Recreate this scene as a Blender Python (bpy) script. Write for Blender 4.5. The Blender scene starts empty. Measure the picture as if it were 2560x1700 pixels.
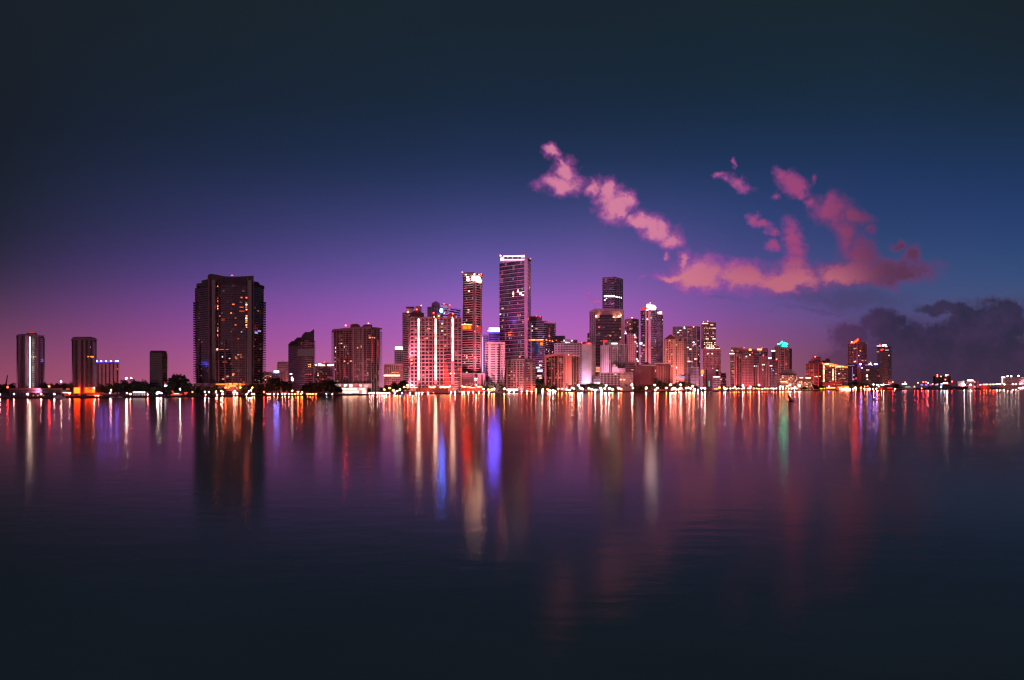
import bpy, math, random
from mathutils import Vector
R = random.Random(7)
C = bpy.context.scene.collection
SC = bpy.context.scene
# ------------------------------------------------------------------ camera
F, CX, Y0, H = 1700.0, 1280.0, 968.0, 10.0        # focal length and horizon of the 2560 x 1700 photograph, eye height in metres
cam_d = bpy.data.cameras.new('camera'); cam = bpy.data.objects.new('camera', cam_d); C.objects.link(cam)
cam.location = (0, 0, H); cam.rotation_euler = (math.radians(90), 0, 0)
cam_d.sensor_width = 36; cam_d.lens = 36*F/2560; cam_d.shift_y = (Y0-850)/2560
cam_d.clip_start = 1; cam_d.clip_end = 60000
SC.camera = cam
SC.view_settings.view_transform = 'Standard'; SC.view_settings.look = 'None'
SC.view_settings.exposure = 0; SC.view_settings.gamma = 1
cy = SC.cycles
cy.use_denoising = True; cy.use_adaptive_sampling = False; cy.denoising_prefilter = 'ACCURATE'; cy.max_bounces = 5; cy.diffuse_bounces = 2; cy.glossy_bounces = 3; cy.transmission_bounces = 0
cy.sample_clamp_indirect = 3; cy.use_light_tree = True; cy.caustics_reflective = False; cy.pixel_filter_type = 'BLACKMAN_HARRIS'; cy.filter_width = 1.25

def lin(c):
    return tuple((x/255/12.92 if x/255 <= .04045 else ((x/255+.055)/1.055)**2.4) for x in c)

# ------------------------------------------------------------------ world: dusk sky with clouds
W = bpy.data.worlds.new('World'); SC.world = W; W.use_nodes = True
NT = W.node_tree; NT.nodes.clear()
def N(t, **k):
    n = NT.nodes.new(t)
    for a, v in k.items(): setattr(n, a, v)
    return n
def L(a, b): NT.links.new(a, b)
def M_(op, a, b=None, c=None, clamp=False):
    n = N('ShaderNodeMath', operation=op, use_clamp=clamp)
    for i, v in enumerate((a, b, c)):
        if v is None: continue
        if isinstance(v, (int, float)): n.inputs[i].default_value = v
        else: L(v, n.inputs[i])
    return n.outputs[0]
geo = N('ShaderNodeTexCoord'); sep = N('ShaderNodeSeparateXYZ'); L(geo.outputs['Generated'], sep.inputs[0])
dx, dy, dz = sep.outputs
hyp = M_('SQRT', M_('ADD', M_('MULTIPLY', dx, dx), M_('MULTIPLY', dy, dy)))
tel = M_('DIVIDE', dz, M_('MAXIMUM', hyp, .001))
rp = M_('DIVIDE', tel, .65, clamp=True)
az = M_('MULTIPLY', M_('ARCTAN2', dx, dy), 57.29578)
DIM = {960:1, 900:1, 840:1, 780:.97, 700:.9, 600:.78, 500:.75, 400:.72, 250:.72, 0:.84}
ROWS = [960, 900, 840, 780, 700, 600, 500, 400, 250, 0]
COLS = {   # colours of the dusk sky by compass bearing, horizon first
 0:    [(152,76,100),(134,70,100),(114,64,98),(92,58,94),(60,50,80),(42,43,66),(36,42,60),(31,39,53),(29,37,48),(29,36,45)],
 560:  [(182,92,132),(168,86,142),(152,78,150),(132,76,154),(94,72,144),(66,64,120),(50,58,102),(36,50,82),(30,44,62),(29,40,48)],
 1180: [(196,126,156),(190,108,172),(178,98,184),(164,98,192),(122,96,184),(86,84,156),(58,70,124),(40,58,98),(31,48,70),(28,41,50)],
 1500: [(196,122,146),(190,106,166),(180,98,182),(168,96,184),(132,94,180),(94,88,160),(60,74,130),(40,60,100),(30,48,70),(28,41,50)],
 1850: [(160,98,112),(156,88,118),(140,78,132),(124,82,156),(94,82,152),(68,80,142),(50,72,126),(38,62,104),(29,50,72),(28,42,50)],
 2200: [(92,56,82),(92,58,88),(90,66,116),(80,80,132),(66,84,132),(54,76,128),(45,68,120),(38,62,106),(30,52,74),(28,42,50)],
 2560: [(74,52,74),(80,60,84),(82,70,104),(76,82,120),(58,84,130),(50,76,128),(43,68,120),(37,62,104),(30,50,70),(28,38,44)],
}
REAR = [(235,150,140),(236,140,150),(225,130,160),(205,125,170),(170,110,165),(130,92,150),(95,80,130),(70,66,108),(44,52,76),(30,42,50)]  # unseen sky behind the camera, made brighter pink to light the facades
def ramp(cols, px):
    n = N('ShaderNodeValToRGB'); cr = n.color_ramp; cr.interpolation = 'B_SPLINE'
    k = math.sqrt(1+((px-CX)/F)**2) if px is not None else 1.1
    st = [(max(0, min(1, (Y0-r)/F/k/.65)), tuple(v*(1 if px is None else DIM[r]) for v in lin(c))) for r, c in zip(ROWS, cols)]
    while len(cr.elements) < len(st): cr.elements.new(.5)
    for e, (p, c) in zip(cr.elements, st): e.position = p; e.color = (*c, 1)
    L(rp, n.inputs[0]); return n.outputs[0]
def mix(f, a, b, t='MIX'):
    n = N('ShaderNodeMix', data_type='RGBA', blend_type=t)
    for i, v in ((0, f), (6, a), (7, b)):
        if isinstance(v, (int, float)): n.inputs[i].default_value = v
        elif isinstance(v, tuple): n.inputs[i].default_value = (*v, 1)
        else: L(v, n.inputs[i])
    return n.outputs[2]
def mrange(v, a, b, smooth=True):
    n = N('ShaderNodeMapRange', interpolation_type='SMOOTHSTEP' if smooth else 'LINEAR')
    L(v, n.inputs[0]); n.inputs[1].default_value = a; n.inputs[2].default_value = b
    return n.outputs[0]
seq = sorted(COLS)
angs = [math.degrees(math.atan((p-CX)/F)) for p in seq]
col = ramp(COLS[seq[0]], seq[0])
for k in range(1, len(seq)):
    col = mix(mrange(az, angs[k-1], angs[k], False), col, ramp(COLS[seq[k]], seq[k]))
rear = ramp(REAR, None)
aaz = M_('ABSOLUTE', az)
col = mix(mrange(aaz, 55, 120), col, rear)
# clouds: direction -> tangent-plane coordinates about +Y, in units of 100 photograph pixels
yy = M_('MAXIMUM', dy, .02)
cu = M_('ADD', M_('MULTIPLY', M_('DIVIDE', dx, yy), F/100), CX/100)
cv = M_('ADD', M_('MULTIPLY', M_('DIVIDE', dz, yy), -F/100), Y0/100)
comb = N('ShaderNodeCombineXYZ'); L(cu, comb.inputs[0]); L(cv, comb.inputs[1])
Q = comb.outputs[0]
def noise(scale, detail, rough=.55, off=0.0):
    n = N('ShaderNodeTexNoise'); n.inputs['Scale'].default_value = scale; n.inputs['Detail'].default_value = detail
    n.inputs['Roughness'].default_value = rough
    m = N('ShaderNodeMapping'); m.inputs[1].default_value = (off, off*.7, off*.3); L(Q, m.inputs[0]); L(m.outputs[0], n.inputs['Vector'])
    return n
def vsub(a, k):
    s = N('ShaderNodeVectorMath', operation='SUBTRACT'); L(a, s.inputs[0]); s.inputs[1].default_value = (.5, .5, .5)
    m = N('ShaderNodeVectorMath', operation='SCALE'); L(s.outputs[0], m.inputs[0]); m.inputs['Scale'].default_value = k
    return m.outputs[0]
w1 = vsub(noise(1.6, 3).outputs['Color'], .62); w2 = vsub(noise(6, 3, .6, 5).outputs['Color'], .18)
ad = N('ShaderNodeVectorMath', operation='ADD'); L(w1, ad.inputs[0]); L(w2, ad.inputs[1])
ad2 = N('ShaderNodeVectorMath', operation='ADD'); L(Q, ad2.inputs[0]); L(ad.outputs[0], ad2.inputs[1])
QD = ad2.outputs[0]
def blobs(lst, src):
    out = None
    for k, (x, y, rx, ry, rot, amp) in enumerate(lst):
        if k and k % 6 == 0:         # evaluate the blobs one batch after another (keeps the shader's stack small)
            a = N('ShaderNodeVectorMath', operation='ADD'); L(src, a.inputs[0]); L(M_('MULTIPLY', out, 1e-7), a.inputs[1]); src = a.outputs[0]
        m = N('ShaderNodeMapping', vector_type='TEXTURE'); L(src, m.inputs[0])
        m.inputs[1].default_value = (x/100, y/100, 0); m.inputs[2].default_value = (0, 0, math.radians(rot)); m.inputs[3].default_value = (rx/100, ry/100, 1)
        ln = N('ShaderNodeVectorMath', operation='LENGTH'); L(m.outputs[0], ln.inputs[0])
        v = M_('SUBTRACT', amp, ln.outputs['Value'])
        out = v if out is None else M_('SMOOTH_MAX', out, v, .25)
    return out
PINK = [(1380,382,22,20,0,.95),(1400,405,26,16,40,.85),(1412,425,34,36,0,1),(1404,458,66,26,-6,1),(1478,463,26,26,0,.9),
 (1517,478,38,36,20,1.05),(1540,512,44,44,40,1.1),(1568,503,24,26,0,1),(1556,536,26,16,20,.9),(1604,558,46,26,10,1),(1640,575,50,32,35,1),(1674,594,30,34,30,1),
 (1708,648,22,40,10,.85),(1668,640,16,20,0,.55),(1690,698,62,16,5,1),(1732,696,66,38,0,1),(1761,686,80,48,0,1.05),(1862,690,100,40,5,1.05),(1968,702,110,36,-4,1.1),
 (2113,684,110,36,-3,1.05),(2200,686,140,34,-4,1.1),(2250,692,80,22,-6,1),(2151,640,56,54,20,.95),(2112,590,40,64,-10,.85),(2083,528,58,48,20,1),(2140,545,44,32,20,.95),(2078,500,28,28,0,.85),
 (1955,438,30,20,20,.95),(1984,460,44,30,35,1),(2004,486,24,20,0,.8),(2028,512,30,22,40,.7),(1845,453,42,20,20,.85),(1803,442,28,12,0,.7),(1832,408,10,22,-10,.55),(2030,445,14,26,20,.5),
 (1888,546,32,22,35,.9),(1912,563,26,18,35,.85),(1930,585,22,18,0,.75),(1942,618,30,14,0,.75),(1982,598,28,54,-12,.95),(1992,634,30,26,0,.9),(1988,668,40,36,0,.95),
 (1940,492,18,16,30,.6),(1488,752,34,12,15,.62),(1466,740,34,9,10,.5),(2243,618,30,18,10,.75),(2284,642,26,34,-30,.8),(2262,664,44,18,0,.7),(1605,700,34,8,-12,.45),(2180,575,30,20,-30,.5)]
DARK = [(2213,812,60,44,0,1),(2121,838,72,44,0,.85),(2280,872,120,64,0,1.05),(2352,862,120,54,0,1.1),(2392,842,52,48,0,1),(2446,836,88,74,0,1.1),(2484,806,100,54,0,1.05),
 (2400,776,120,22,3,.95),(2515,784,50,40,0,.95),(2470,920,160,90,0,1.15),(2560,900,130,50,0,1.05),(2312,930,190,60,0,1.1),(2140,905,140,56,0,.8),
 (2560,955,200,40,0,1.1)]
fb = noise(3.2, 5, .6, 3).outputs[0]; fb2 = noise(9, 4, .6, 9).outputs[0]
def dens(lst, lo, hi, a1, a2):
    b = blobs(lst, QD)
    b = M_('ADD', b, M_('MULTIPLY', M_('SUBTRACT', fb, .5), a1)); b = M_('ADD', b, M_('MULTIPLY', M_('SUBTRACT', fb2, .5), a2))
    return b, mrange(b, lo, hi)
front = mrange(dy, .05, .2)
veil = blobs([(2120,748,260,40,2,1),(2050,775,300,18,0,.7),(2250,800,300,60,0,.8),(1800,742,200,16,0,.5),(2470,752,170,20,-2,.9),(2560,760,200,40,0,.8),(2300,850,300,110,0,.9)], QD)
vm = M_('MULTIPLY', M_('MULTIPLY', mrange(veil, 0, 1), .55), front)
col = mix(vm, col, lin((70,56,92)))
bd, dd = dens(DARK, -.1, .34, .6, .3)
dcol = mix(mrange(cu, 20.3, 22.8), lin((88,52,92)), lin((44,40,64)))
dcol = mix(mrange(cv, 8.2, 9.6), dcol, mix(mrange(cu, 20.5, 23.2), lin((104,62,86)), lin((60,46,70))))
dcol = mix(M_('MULTIPLY', mrange(noise(1.7, 5, .6, 21).outputs[0], .35, .75), .32), dcol, lin((86,58,100)))
col = mix(M_('MULTIPLY', M_('MULTIPLY', dd, .9), front), col, dcol)
bp, pd = dens(PINK, -.3, .72, .8, .34)
fb3 = mrange(noise(5, 4, .6, 14).outputs[0], .3, .7, False)
edge = mix(mrange(cu, 17.5, 22), lin((166,76,160)), lin((112,52,100)))
core = mix(mrange(cu, 16.0, 19.4), lin((216,128,160)), lin((158,70,120)))
core = mix(mrange(cu, 19.8, 22.6), core, lin((92,52,80)))
core = mix(M_('MULTIPLY', M_('MULTIPLY', mrange(cv, 6.3, 7.1), mrange(cu, 22.2, 20.6)), .6), core, lin((212,122,126)))
pcol = mix(mrange(M_('ADD', bp, M_('MULTIPLY', M_('SUBTRACT', fb3, .5), .2)), .08, .72), edge, core)
col = mix(M_('MULTIPLY', M_('MULTIPLY', pd, .93), front), col, pcol)
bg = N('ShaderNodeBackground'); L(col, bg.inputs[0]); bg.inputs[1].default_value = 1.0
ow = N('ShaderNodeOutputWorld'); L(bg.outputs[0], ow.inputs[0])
# ------------------------------------------------------------------ last afterglow behind the camera: one weak, soft sun
sun_d = bpy.data.lights.new('sun', 'SUN'); sun_d.energy = .16; sun_d.angle = math.radians(25); sun_d.color = (1, .52, .55)
sun = bpy.data.objects.new('sun', sun_d); C.objects.link(sun)
sun.rotation_euler = Vector((.35, 1, -.18)).to_track_quat('-Z', 'Y').to_euler()

# ------------------------------------------------------------------ materials
MC = {}
def newmat(name):
    m = bpy.data.materials.new(name); m.use_nodes = True
    nt = m.node_tree; nt.nodes.clear(); out = nt.nodes.new('ShaderNodeOutputMaterial')
    return m, nt, out
def wall(c, rough=.75, var=.25, scale=.06):
    k = ('w', c, rough)
    if k in MC: return MC[k]
    m, nt, out = newmat('wall_surface')
    if c[0] > c[1]: c = (min(.85, c[0]*1.04), c[1]*.88, c[2]*.94)
    p = nt.nodes.new('ShaderNodeBsdfPrincipled'); p.inputs['Roughness'].default_value = rough
    tc = nt.nodes.new('ShaderNodeTexCoord'); nz = nt.nodes.new('ShaderNodeTexNoise')
    nz.inputs['Scale'].default_value = scale; nz.inputs['Detail'].default_value = 6; nz.inputs['Roughness'].default_value = .65
    nt.links.new(tc.outputs['Object'], nz.inputs['Vector'])
    mr = nt.nodes.new('ShaderNodeMapRange'); mr.inputs[1].default_value = .25; mr.inputs[2].default_value = .75
    mr.inputs[3].default_value = 1-var; mr.inputs[4].default_value = 1+var; nt.links.new(nz.outputs[0], mr.inputs[0])
    vm = nt.nodes.new('ShaderNodeVectorMath'); vm.operation = 'SCALE'; vm.inputs[0].default_value = c; nt.links.new(mr.outputs[0], vm.inputs['Scale'])
    nt.links.new(vm.outputs[0], p.inputs['Base Color']); nt.links.new(p.outputs[0], out.inputs[0])
    MC[k] = m; return m
def glass(c=(.035,.03,.04), lit=(1,.42,.2), amount=.18, power=.35, rough=.16):
    k = ('g', c, lit, amount, power)
    if k in MC: return MC[k]
    m, nt, out = newmat('glazing')
    p = nt.nodes.new('ShaderNodeBsdfPrincipled'); p.inputs['Roughness'].default_value = rough; p.inputs['IOR'].default_value = 1.5
    uv = nt.nodes.new('ShaderNodeUVMap'); fl = nt.nodes.new('ShaderNodeVectorMath'); fl.operation = 'FLOOR'
    nt.links.new(uv.outputs[0], fl.inputs[0])
    oi = nt.nodes.new('ShaderNodeObjectInfo')
    wn = nt.nodes.new('ShaderNodeTexWhiteNoise'); wn.noise_dimensions = '4D'
    nt.links.new(fl.outputs[0], wn.inputs['Vector']); nt.links.new(oi.outputs['Random'], wn.inputs['W'])
    mr = nt.nodes.new('ShaderNodeMapRange'); mr.inputs[3].default_value = .5; mr.inputs[4].default_value = 1.8; nt.links.new(wn.outputs[0], mr.inputs[0])
    vm = nt.nodes.new('ShaderNodeVectorMath'); vm.operation = 'SCALE'; vm.inputs[0].default_value = c; nt.links.new(mr.outputs[0], vm.inputs['Scale'])
    nt.links.new(vm.outputs[0], p.inputs['Base Color'])
    # some rooms behind the panes are dimly lit
    sx = nt.nodes.new('ShaderNodeSeparateColor'); nt.links.new(wn.outputs['Color'], sx.inputs[0])
    th = nt.nodes.new('ShaderNodeMapRange'); th.inputs[1].default_value = 1-amount; th.inputs[2].default_value = 1; nt.links.new(sx.outputs[1], th.inputs[0])
    pw = nt.nodes.new('ShaderNodeMath'); pw.operation = 'POWER'; nt.links.new(th.outputs[0], pw.inputs[0]); pw.inputs[1].default_value = 2
    ml = nt.nodes.new('ShaderNodeMath'); ml.operation = 'MULTIPLY'; nt.links.new(pw.outputs[0], ml.inputs[0]); ml.inputs[1].default_value = power
    p.inputs['Emission Color'].default_value = (*lit, 1); nt.links.new(ml.outputs[0], p.inputs['Emission Strength'])
    nt.links.new(p.outputs[0], out.inputs[0]); m.cycles.emission_sampling = 'NONE'
    MC[k] = m; return m
def glow(c, s, vary=True):
    k = ('e', c, s, vary)
    if k in MC: return MC[k]
    m, nt, out = newmat('lit_surface')
    e = nt.nodes.new('ShaderNodeEmission'); e.inputs[0].default_value = (*c, 1)
    if vary:
        oi = nt.nodes.new('ShaderNodeObjectInfo'); mr = nt.nodes.new('ShaderNodeMapRange')
        mr.inputs[3].default_value = .35*s; mr.inputs[4].default_value = 1.5*s
        tc = nt.nodes.new('ShaderNodeTexCoord'); nz = nt.nodes.new('ShaderNodeTexNoise'); nz.inputs['Scale'].default_value = 1.3
        nt.links.new(tc.outputs['Object'], nz.inputs['Vector'])
        ml = nt.nodes.new('ShaderNodeMath'); ml.operation = 'MULTIPLY'; ml.inputs[1].default_value = 2
        nt.links.new(nz.outputs[0], ml.inputs[0]); m2 = nt.nodes.new('ShaderNodeMath'); m2.operation = 'MULTIPLY'
        nt.links.new(oi.outputs['Random'], mr.inputs[0]); nt.links.new(mr.outputs[0], m2.inputs[0]); nt.links.new(ml.outputs[0], m2.inputs[1])
        nt.links.new(m2.outputs[0], e.inputs[1])
    else: e.inputs[1].default_value = s
    if vary or s < 7: m.cycles.emission_sampling = 'NONE'
    nt.links.new(e.outputs[0], out.inputs[0]); MC[k] = m; return m
WARM, WHITE, ORANGE, RED, BLUE, TEAL, PEACH, VIOLET = (1,.56,.26), (1,.86,.76), (1,.24,.04), (1,.05,.03), (.12,.16,1), (.03,.8,.6), (1,.6,.44), (.5,.25,1)
CW = (.8,.88,1)
PINKW, WHITEW, BROWN, DARKW, GREY, REDW, ORW, MAUVE = (.52,.36,.33), (.72,.66,.66), (.24,.12,.1), (.085,.08,.085), (.3,.25,.26), (.4,.14,.11), (.6,.34,.22), (.3,.22,.27)

# ------------------------------------------------------------------ geometry helpers
SHORE = [(-1200,996),(0,995.5),(240,994.5),(460,992.5),(660,990.5),(880,988.5),(1000,986.5),(1100,984),(1200,983),(1340,981.5),(1500,980.3),(1780,979),(1900,978),(2000,976.8),(2220,975),(2560,973.4),(3600,972.5)]
def shore(px):
    for (a, ya), (b, yb) in zip(SHORE, SHORE[1:]):
        if px <= b: return F*H/((ya+(yb-ya)*(px-a)/(b-a))-Y0)
    return F*H/4.5
def X(px, Y): return (px-CX)/F*Y
def Z(py, Y): return H+(Y0-py)/F*Y
ZG = 1.4
def mesh(name, V, Fc, mats, parent=None, mi=None, uv=None, loc=None, smooth=False):
    me = bpy.data.meshes.new(name); me.from_pydata(V, [], Fc)
    for m in (mats if isinstance(mats, (list, tuple)) else [mats]): me.materials.append(m)
    if mi: me.polygons.foreach_set('material_index', mi)
    if smooth: me.polygons.foreach_set('use_smooth', [True]*len(Fc))
    if uv:
        l = me.uv_layers.new(); flat = [c for f in uv for p in f for c in p]; l.data.foreach_set('uv', flat)
    me.update()
    o = bpy.data.objects.new(name, me); C.objects.link(o)
    if parent: o.parent = parent
    if loc: o.location = loc
    return o
def tag(o, label=None, cat=None, group=None, kind=None):
    for k, v in (('label', label), ('category', cat), ('group', group), ('kind', kind)):
        if v: o[k] = v
    return o
def empty(name, loc, label, cat, group=None):
    o = bpy.data.objects.new(name, None); o.empty_display_size = 1; C.objects.link(o); o.location = loc
    return tag(o, label, cat, group)
BOXF = [(0,3,2,1),(4,5,6,7),(0,1,5,4),(1,2,6,5),(2,3,7,6),(3,0,4,7)]
def boxv(x0, x1, y0, y1, z0, z1): return [(x0,y0,z0),(x1,y0,z0),(x1,y1,z0),(x0,y1,z0),(x0,y0,z1),(x1,y0,z1),(x1,y1,z1),(x0,y1,z1)]
def bx(name, root, x0, x1, y0, y1, z0, z1, m):          # world box as a part of root
    l = root.location
    return mesh(name, [(a-l.x, b-l.y, c-l.z) for a, b, c in boxv(x0,x1,y0,y1,z0,z1)], BOXF, m, root)
def pbox(name, root, px0, px1, pyt, pyb, Y, d, m):       # box of a facade set square to the bay: its sides run parallel to the building's
    l = root.location; k = X((px0+px1)/2, Y)/Y*d
    return mesh(name, [(a+(k if b > Y else 0)-l.x, b-l.y, c-l.z) for a, b, c in boxv(X(px0,Y), X(px1,Y), Y, Y+d, Z(pyb,Y), Z(pyt,Y))], BOXF, m, root)
def prism(name, root, pts, Y, d, m):                     # outline extruded along the depth
    l = root.location; n = len(pts)
    k = X(sum(a for a, b in pts)/n, Y)/Y*d
    V = [(X(a,Y)-l.x, Y-l.y, Z(b,Y)-l.z) for a, b in pts] + [(X(a,Y)+k-l.x, Y+d-l.y, Z(b,Y)-l.z) for a, b in pts]
    Fc = [tuple(range(n)), tuple(range(2*n-1, n-1, -1))] + [(i, i+n, (i+1) % n+n, (i+1) % n) for i in range(n)]
    return mesh(name, V, Fc, m, root)
def ico(r, c=(0,0,0)):
    t = (1+5**.5)/2; s = r/math.sqrt(1+t*t)
    V = [(-1,t,0),(1,t,0),(-1,-t,0),(1,-t,0),(0,-1,t),(0,1,t),(0,-1,-t),(0,1,-t),(t,0,-1),(t,0,1),(-t,0,-1),(-t,0,1)]
    Fc = [(0,11,5),(0,5,1),(0,1,7),(0,7,10),(0,10,11),(1,5,9),(5,11,4),(11,10,2),(10,7,6),(7,1,8),(3,9,4),(3,4,2),(3,2,6),(3,6,8),(3,8,9),(4,9,5),(2,4,11),(6,2,10),(8,6,7),(9,8,1)]
    return [(a*s+c[0], b*s+c[1], d*s+c[2]) for a, b, d in V], Fc
def inset(P, d):
    n = len(P); out = []
    for i in range(n):
        a, b, c = P[i-1], P[i], P[(i+1) % n]
        e1 = (Vector(b)-Vector(a)).normalized(); e2 = (Vector(c)-Vector(b)).normalized()
        n1 = Vector((-e1.y, e1.x)); n2 = Vector((-e2.y, e2.x)); s = n1+n2
        k = d/max(.35, (1+n1.dot(n2)))
        out.append((b[0]+s.x*k, b[1]+s.y*k))
    return out
class B:    # one building under construction
    pass
BL = []
def bands(root, P, z0, z1, n, sf, ins, ms, bay=5.0, prof=None, name='facade'):
    """closed storeys: pale slab edges standing proud of a recessed glazed wall, swept round the footprint"""
    l = root.location; fh = (z1-z0)/n; I = inset(P, ins); k = len(P)
    xc = sum(p[0] for p in P)/k
    acc = [0]
    for i in range(k): acc.append(acc[-1]+(Vector(P[(i+1) % k])-Vector(P[i])).length/bay)
    V, Fc, mi, uv = [], [], [], []
    def ring(poly, z):
        s, o = prof((z-z0)/(z1-z0)) if prof else (1, 0)
        b = len(V)
        V.extend([(xc+(p[0]-xc)*s+o-l.x, p[1]-l.y, z-l.z) for p in poly]); return b
    prev = None
    for f in range(n+1):
        za = z0+f*fh; zb = min(za+sf*fh, z1+sf*fh)
        a = ring(I, za) if f else None; b = ring(P, za); c = ring(P, zb); d = ring(I, zb)
        segs = ([(prev, a, 1, f-1), (a, b, 0, 0)] if f else []) + [(b, c, 0, 0), (c, d, 0, 0)]
        for r0, r1, m, fl in segs:
            for i in range(k):
                j = (i+1) % k
                Fc.append((r0+i, r0+j, r1+j, r1+i)); mi.append(m)
                uv.append([(acc[i], fl+.1), (acc[i+1], fl+.1), (acc[i+1], fl+.9), (acc[i], fl+.9)])
        prev = d
    Fc.append(tuple(prev+i for i in range(k))); mi.append(0); uv.append([(0, 0)]*k)
    return mesh(name, V, Fc, ms, root, mi, uv)
def grid(root, p, q, z0, z1, n, m, pf, sf, dep, ms, name='facade'):
    """one face of a building: a frame of piers and spandrels round recessed panes"""
    l = root.location; p = Vector(p); q = Vector(q); e = q-p; ln = e.length; e /= ln; nin = Vector((-e.y, e.x))
    w, h = ln/m, (z1-z0)/n
    V, Fc, mi, uv = [], [], [], []
    def at(u, z, d=0): t = p+e*u+nin*d; return (t.x-l.x, t.y-l.y, z-l.z)
    for j in range(n+1):
        for i in range(m+1): V.append(at(i*w, z0+j*h))
    for j in range(n):
        for i in range(m):
            o = [j*(m+1)+i, j*(m+1)+i+1, (j+1)*(m+1)+i+1, (j+1)*(m+1)+i]
            u0, u1 = i*w+w*pf/2, (i+1)*w-w*pf/2; a0, a1 = z0+j*h+h*sf*.6, z0+(j+1)*h-h*sf*.4
            b = len(V)
            V += [at(u0,a0), at(u1,a0), at(u1,a1), at(u0,a1), at(u0,a0,dep), at(u1,a0,dep), at(u1,a1,dep), at(u0,a1,dep)]
            for s in range(4):
                t = (s+1) % 4
                Fc.append((o[s], o[t], b+t, b+s)); Fc.append((b+s, b+t, b+4+t, b+4+s)); mi += [0, 0]; uv += [[(0,0)]*4]*2
            Fc.append((b+4, b+5, b+6, b+7)); mi.append(1); uv.append([(i+.1,j+.1),(i+.9,j+.1),(i+.9,j+.9),(i+.1,j+.9)])
    return mesh(name, V, Fc, ms, root, mi, uv)
def shell(root, P, z0, z1, m, name='wall', top=True, skip=()):
    l = root.location; k = len(P)
    V = [(a-l.x, b-l.y, z0-l.z) for a, b in P]+[(a-l.x, b-l.y, z1-l.z) for a, b in P]
    Fc = [(i, (i+1) % k, (i+1) % k+k, i+k) for i in range(k) if i not in skip]
    if top: Fc.append(tuple(range(k, 2*k)))
    return mesh(name, V, Fc, m, root)
def building(name, label, short, off, fp, top, wcol, storey=5.5, style='bands', sf=.34, ins=1.2, pf=.25, bayp=6, g=None, depth=40, zb=None, cat='building', prof=None, roof=True, edges=None, parapet=2.0, ref=True):
    pc = (fp[0][0]+fp[-1][0])/2; b = B(); b.Y = Y = shore(pc)+off
    P = [(X(a, Y+d), Y+d) for a, d in fp]
    yl, yr = Y+fp[0][1]+depth, Y+fp[-1][1]+depth
    xl, xr = X(fp[0][0], yl), X(fp[-1][0], yr); w = xr-xl
    P += [(xr-w*.02, yr), (xl+w*.02, yl)]
    b.P = P; b.nf = len(fp)-1; b.z0 = zb if zb is not None else ZG-.5; b.z1 = Z(top, Y); b.ins = ins; b.style = style; b.fp = fp; b.short = short; b.pc = pc
    b.root = root = empty(name, ((P[0][0]+P[b.nf][0])/2, Y, ZG), label, cat)
    wm = wall(wcol); gm = g or glass()
    b.fh = storey*Y/F; b.n = n = max(2, round((b.z1-b.z0)/b.fh)); b.fh = (b.z1-b.z0)/n; b.bay = bayp*Y/F
    if style == 'bands':
        bands(root, P, b.z0, b.z1, n, sf, ins, [wm, gm], b.bay, prof)
    else:
        for i in range(b.nf):
            e = (edges or {}).get(i, {})
            if e.get('blank'): shell(root, [P[i], P[i+1]], b.z0, b.z1, wall(e.get('col', wcol)), 'blank_wall', False, (1,)); continue
            m = max(1, round((Vector(P[i+1])-Vector(P[i])).length/b.bay)) if 'm' not in e else e['m']
            grid(root, P[i], P[i+1], b.z0, b.z1, n, m, e.get('pf', pf), e.get('sf', sf), ins, [wall(e.get('col', wcol)), gm])
        shell(root, P, b.z0, b.z1-.05, wm, 'rear_wall', True, tuple(range(b.nf)))
    if roof:
        I = inset(P, .6); shell(root, I, b.z1+(sf*b.fh if style == 'bands' else 0)-.03, b.z1+(sf*b.fh if style == 'bands' else 0)+parapet, wm, 'roof_parapet')
    if roof and b.z1 > 25:
        u = R.uniform(.25, .75); w_ = (fp[-1][0]-fp[0][0])*R.uniform(.16, .3); c_ = fp[0][0]+(fp[-1][0]-fp[0][0])*u; h_ = R.uniform(1.6, 3)
        pbox('plant_room', root, c_-w_/2, c_+w_/2, top-h_, top+1, Y+12, 8, wall(tuple(v*.6 for v in wcol))); pbox('antenna', root, c_, c_+.5, top-h_-R.uniform(2, 6), top-h_+.5, Y+13, .4, wall((.2,.15,.17)))
    if ref: BL.append(b)
    return b
LW_CACHE = {}
def winmesh(m):
    if m.name not in LW_CACHE:
        me = bpy.data.meshes.new('lit_window'); me.from_pydata(boxv(-.5,.5,-.05,.05,-.5,.5), [], BOXF); me.materials.append(m); LW_CACHE[m.name] = me
    return LW_CACHE[m.name]
def on_face(b, px):
    """where the sight line through column px meets the visible faces: face index, distance"""
    u = (px-CX)/F; best = None
    for i in range(b.nf):
        (x0, y0), (x1, y1) = b.P[i], b.P[i+1]
        dn = (x1-x0)-u*(y1-y0)
        if abs(dn) < 1e-6: continue
        t = (u*y0-x0)/dn
        if -.02 <= t <= 1.02:
            Y = y0+t*(y1-y0)
            if best is None or Y < best[2]: best = (i, t, Y)
    return best
def put_window(b, i, x, y, z, w, h, m, name='lit_window', proud=None):
    (x0, y0), (x1, y1) = b.P[i], b.P[i+1]; ang = math.atan2(y1-y0, x1-x0); nrm = Vector((y1-y0, -(x1-x0))).normalized()
    d = proud if proud is not None else -b.ins+.15
    o = bpy.data.objects.new(name, winmesh(m)); C.objects.link(o); o.parent = b.root
    l = b.root.location
    o.location = (x+nrm.x*d-l.x, y+nrm.y*d-l.y, z-l.z); o.rotation_euler = (0, 0, ang); o.scale = (w, 1, h)
    return o
def lit(b, lst, m, name='lit_window', proud=None):        # windows seen lit in the photograph: (px, py, width, height)
    for px, py, w, h in lst:
        f = on_face(b, px)
        if not f: continue
        i, t, Y = f; put_window(b, i, X(px,Y), Y, Z(py,Y), w*Y/F, h*Y/F, m, name, proud)
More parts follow.
